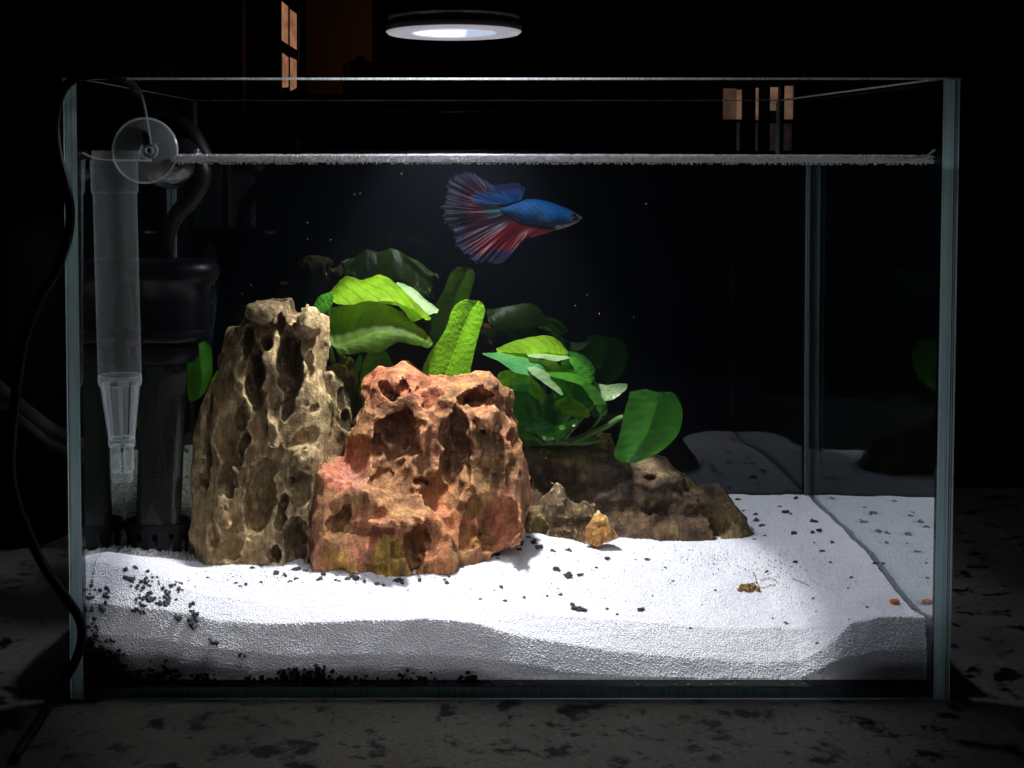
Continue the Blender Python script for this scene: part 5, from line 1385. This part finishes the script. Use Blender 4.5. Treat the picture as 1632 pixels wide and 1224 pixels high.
def clump_mesh(cl, rmin, rmax, seed):
    rr = random.Random(seed); VV, FF = [], []; nv = 0
    shapes = [ico(2, 1.0, 0.28, s, (1, 0.8, 0.8)) for s in range(6)]
    for px, py, sx, sy, n in cl:
        for _ in range(n):
            x, y = px + rr.gauss(0, sx), py + rr.gauss(0, sy)
            q = sand_hit(x, min(y, 1093))
            v, f = shapes[rr.randrange(6)]
            r = rr.uniform(rmin, rmax)
            R = Matrix.Rotation(rr.uniform(0, 6.3), 3, (rr.random() - .5, rr.random() - .5, rr.random() + .1))
            vv = np.array([R @ Vector(p) for p in v]) * r + q + np.array([0, -0.0004, 0.0002])
            vv[:, 1] = np.maximum(vv[:, 1], WATER_Y + 0.0003)
            VV.append(vv); FF.append(np.array(f) + nv); nv += len(v)
    return np.vstack(VV), np.vstack(FF)
CL = [(224, 930, 14, 6, 14), (240, 922, 8, 4, 8), (230, 948, 9, 7, 16), (246, 958, 6, 5, 9), (225, 963, 6, 4, 8), (268, 950, 7, 6, 14), (264, 960, 5, 3, 6), (286, 940, 4, 6, 5), (278, 932, 6, 4, 5), (210, 922, 6, 3, 5),
      (140, 930, 4, 10, 10), (140, 955, 5, 8, 12), (158, 968, 7, 4, 10), (167, 942, 4, 5, 7), (228, 976, 8, 3, 8), (308, 965, 3, 3, 4), (309, 976, 4, 4, 7), (309, 986, 4, 3, 5), (309, 997, 4, 2, 4), (345, 1022, 6, 3, 7), (384, 1043, 4, 1.5, 3), (284, 988, 3, 3, 3),
      (148, 1020, 9, 16, 40), (160, 1050, 16, 16, 90), (172, 1078, 26, 10, 130), (215, 1085, 22, 6, 50), (262, 1078, 14, 8, 46), (300, 1086, 20, 5, 34), (330, 1080, 10, 6, 14), (345, 1088, 8, 3, 10), (412, 1086, 14, 5, 30), (440, 1088, 14, 4, 16),
      (462, 1078, 10, 8, 30), (490, 1080, 18, 8, 50), (510, 1072, 8, 5, 14), (540, 1086, 16, 4, 20), (575, 1086, 14, 4, 14), (625, 1088, 20, 4, 24), (660, 1084, 18, 5, 26), (700, 1088, 20, 4, 18), (744, 1084, 8, 6, 18), (780, 1090, 20, 2, 12), (845, 1092, 14, 2, 8), (950, 1092, 6, 2, 5), (1008, 1092, 8, 2, 4), (1165, 1092, 6, 2, 6), (1262, 1092, 3, 1, 2), (1120, 1094, 30, 1, 6)]
v, f = clump_mesh(CL, 0.0005, 0.0011, 5)
tag(link('dark_gravel_clumps', new_mesh('dark_gravel_clumps', v, f, False, mats=[M_GRAVEL])), kind='stuff')

GR = [(1180, 895, 62, 20, 190), (1230, 915, 40, 22, 90), (1110, 885, 30, 10, 50), (600, 912, 130, 7, 120), (420, 918, 80, 9, 70), (850, 900, 90, 22, 60), (1000, 930, 130, 30, 60), (1300, 900, 60, 50, 50), (650, 950, 200, 14, 50)]
v, f = clump_mesh(GR, 0.00012, 0.00034, 15)
tag(link('dark_grit', new_mesh('dark_grit', v, f, False, mats=[M_GRAVEL2])), kind='stuff')
# loose chips lying on the sand: every chip its own object
chips = [(375, 929, 6), (382, 934, 7), (392, 932, 6), (415, 928, 6), (452, 917, 10), (472, 922, 8), (488, 910, 9), (462, 926, 7), (515, 915, 10), (509, 924, 8), (535, 925, 6), (541, 926, 5), (561, 918, 10), (567, 923, 11), (554, 923, 8), (581, 927, 7), (600, 931, 9), (611, 933, 6), (634, 926, 12), (640, 929, 8),
         (665, 906, 9), (692, 906, 8), (675, 911, 5), (669, 925, 7), (712, 929, 7), (716, 919, 5), (708, 923, 6), (737, 904, 6), (738, 891, 9), (790, 883, 10), (793, 890, 8), (828, 876, 8), (830, 866, 12), (852, 861, 6), (858, 873, 12), (881, 878, 8), (906, 877, 9), (887, 908, 12), (905, 919, 14), (924, 917, 9), (921, 894, 5), (968, 891, 10), (1014, 892, 6), (1031, 892, 8), (799, 936, 7), (787, 940, 4), (835, 951, 9), (872, 950, 5), (893, 948, 6), (912, 964, 8), (920, 971, 15), (930, 972, 13), (968, 970, 7), (984, 980, 5), (1022, 972, 12), (1073, 926, 6), (850, 865, 8), (842, 857, 9), (720, 893, 12), (520, 905, 12), (470, 908, 12), (440, 914, 9), (416, 902, 7), (402, 905, 8),
         (1176, 796, 10), (1267, 794, 10), (1243, 807, 10), (1251, 817, 12), (1260, 819, 7), (1185, 814, 9), (1204, 820, 9), (1205, 830, 13), (1214, 838, 11), (1294, 828, 9), (1298, 832, 11), (1295, 848, 11), (1305, 846, 11), (1265, 851, 11), (1326, 865, 9), (1311, 878, 14), (1298, 865, 6), (1324, 896, 8), (1394, 898, 9), (1202, 859, 7), (1356, 921, 6), (1351, 937, 6), (1297, 953, 8), (1301, 974, 5), (1252, 993, 10), (1232, 985, 8), (1222, 910, 9), (1267, 896, 8), (1382, 968, 6), (1466, 965, 7), (1354, 987, 7), (1273, 811, 5), (1218, 854, 5), (1140, 941, 5), (1106, 960, 4), (1175, 972, 4), (1040, 950, 4), (1060, 905, 5), (950, 905, 5), (300, 925, 7), (330, 920, 6), (310, 935, 5), (215, 905, 10), (200, 908, 8), (235, 912, 7), (1101, 1000, 5), (1302, 1025, 6), (765, 955, 5), (805, 958, 5), (740, 945, 4), (650, 940, 4), (590, 945, 4)]
protos = []
for s in range(7):
    v, f = ico(2, 1.0, 0.38, s + 40, (1.0, 0.75, 0.55))
    protos.append(new_mesh('gravel_chip', np.array(v), [tuple(q) for q in f], False, mats=[M_GRAVEL if s % 3 else M_GRAVEL2]))
rr = random.Random(21)
BANDS = [(345, 'the black filter'), (500, 'the tall tan stone'), (575, "the red stone's left end"), (650, "the red stone's middle"), (765, "the red stone's right end"), (860, 'the gap beside the red stone'), (960, 'the peaked stone'), (1135, 'the long dark stone')]
ORD = 'first second third fourth fifth sixth seventh eighth ninth tenth eleventh twelfth thirteenth fourteenth fifteenth sixteenth'.split()
def zone(x, y):
    if x >= 1135:
        if x < 1240: return 'just behind the tip of the dark stone' if y < 870 else 'around the brown waste clump'
        if y < 825: return 'far back beside the right pane'
        if y < 860: return 'halfway back beside the right pane'
        return 'right of the brown waste clump' if y < 930 else 'near the orange food flake'
    b = next(n for lim, n in BANDS if x < lim)
    return ('at the foot of ' if y <= 913 else 'well in front of ' if y <= 944 else 'on the crest below ') + b
zones = {}
for c_ in sorted(chips, key=lambda c: c[0]): zones.setdefault(zone(c_[0], c_[1]), []).append(c_)
def chip_label(c):
    zn = zone(c[0], c[1]); L = zones[zn]
    size = 'tiny' if c[2] <= 5 else 'larger' if c[2] >= 11 else 'small'
    tail = '' if len(L) == 1 else ', leftmost' if c is L[0] else ', rightmost' if c is L[-1] else ', ' + ORD[L.index(c)] + ' from left'
    return size + ' dark chip ' + zn + tail
for c_ in chips:
    px, py, d = c_
    q = sand_hit(px, py + 1)
    o = link('gravel_chip', protos[rr.randrange(7)], None, q + [0, 0, rr.uniform(-0.0003, 0.0005)])
    k = d * 0.5 * 0.000252 * (1 + q[1] / 0.44 / 1.33) * (1.4 if px < 1135 else 1.1)
    o.scale = (k, k * rr.uniform(0.8, 1.1), k * rr.uniform(0.8, 1.1))
    o.rotation_euler = (rr.uniform(-.4, .4), rr.uniform(-.4, .4), rr.uniform(0, 6.3))
    tag(o, chip_label(c_), 'gravel chip', 'dark gravel chips scattered over the sand')

# food flake and debris
M_ORANGE = plain('orange_flake', (0.55, 0.12, 0.012), 0.6, bump=0.6, bscale=1500, var=0.25, vscale=500)
M_DEBRIS = plain('brown_debris', (0.24, 0.13, 0.04), 0.8, bump=0.8, bscale=1500, var=0.4, vscale=700)
q = sand_hit(1426, 962)
v, f = ico(3, 1.0, 0.16, 4, (0.0021, 0.0024, 0.0011))
o = link('food_flake', new_mesh('food_flake', np.array(v), [tuple(t) for t in f], False, mats=[M_ORANGE]), None, q + [0, 0, 0.0008]); tag(o, 'bright orange food flake on the sand near the right front corner', 'food flake')
db = thing('waste_clump', 'brown waste clump with thin twigs on the bright right side of the sand', 'debris', sand_hit(1195, 940))
VV, FF, nv = [], [], 0
for k in range(34):
    q = sand_hit(1193 + rr.gauss(0, 7), 940 + rr.gauss(0, 2.2)); v, f = ico(1, 1.0, 0.3, k)
    v = np.array(v) * rr.uniform(0.0007, 0.0013) + q + [0, 0, rr.uniform(0.0004, 0.0016)]
    VV.append(v); FF.append(np.array(f) + nv); nv += len(v)
link('clump', new_mesh('clump', np.vstack(VV), np.vstack(FF), False, mats=[M_DEBRIS]), db)
for pts in ([(1201, 914), (1206, 930), (1210, 938)], [(1212, 928), (1222, 924), (1234, 926), (1238, 931)], [(1262, 924), (1276, 930), (1290, 936)], [(1212, 940), (1224, 937), (1236, 934)]):
    P = crom([sand_hit(*p) + [0, 0, 0.0008] for p in pts], 5); mb = MB(); mb.tube(P, 0.00015, 6); mb.build('twig', M_DEBRIS, db)

# specks drifting in the water
VV, FF, nv = [], [], 0
for px, py, Y_ in [(490, 355, .1), (490, 381, .1), (527, 382, .12), (593, 325, .1), (386, 468, .06), (341, 452, .05), (345, 472, .05), (338, 482, .05), (385, 488, .05), (400, 454, .06), (520, 437, .06), (660, 381, .14), (917, 487, .12), (955, 500, .1), (936, 470, .1), (574, 308, .08), (565, 310, .1), (640, 277, .1), (1010, 505, .1), (870, 730, .06), (880, 770, .06), (630, 410, .1), (1030, 325, .1)]:
    v, f = ico(2, 1.0); v = np.array(v) * random.uniform(0.00013, 0.00026) + U(px, py, Y_); VV.append(v); FF.append(np.array(f) + nv); nv += len(v)
tag(link('drifting_specks', new_mesh('drifting_specks', np.vstack(VV), np.vstack(FF), True, mats=[M_BUB])), kind='stuff')

# ------------------------------------------------------------------ dim kitchen things outside the tank on the left
JY = 0.20
b = MB()
c0 = A(32, 345, JY); cb_ = A(32, 700, JY)
b.lathe([(0.001, 0.0005), (0.034, 0.0005), (0.036, 0.004), (0.036, c0[2] - 0.02), (0.033, c0[2] - 0.008), (0.026, c0[2]), (0.001, c0[2])], 48, c0[0] - 0.004, JY, sy=1)
tag(b.build('dark_canister', plain('dark_glaze', (0.003, 0.003, 0.0035), 0.6, spec=0.05)), 'dark glossy canister standing in the shade left of the tank', 'canister')
b = MB()
b.tube(crom([A(-40, 590, .12), A(0, 622, .12), A(40, 656, .12), A(80, 686, .13), A(130, 712, .15)], 8), 0.0042, 12)
b.tube(crom([A(-40, 614, .115), A(0, 646, .115), A(36, 672, .115), A(76, 704, .125), A(130, 735, .15)], 8), 0.0024, 10)
tag(b.build('grey_hose', plain('grey_hose', (0.045, 0.045, 0.047), 0.6, spec=0.2)), 'dim grey hose curving behind the left side of the tank', 'hose')
b = MB()
bz = A(228, 20, 0.30)
b.lathe([(0.001, 0.0005), (0.042, 0.0005), (0.043, 0.01), (0.043, bz[2] - 0.05), (0.035, bz[2] - 0.02), (0.032, bz[2]), (0.001, bz[2] + 0.001)], 40, A(228, 20, .245)[0], 0.245 - 0.01)
tag(b.build('tall_jug', plain('dark_jug', (0.006, 0.006, 0.007), 0.4, spec=0.15)), 'tall dark jug half hidden behind the left rear corner of the tank', 'jug')
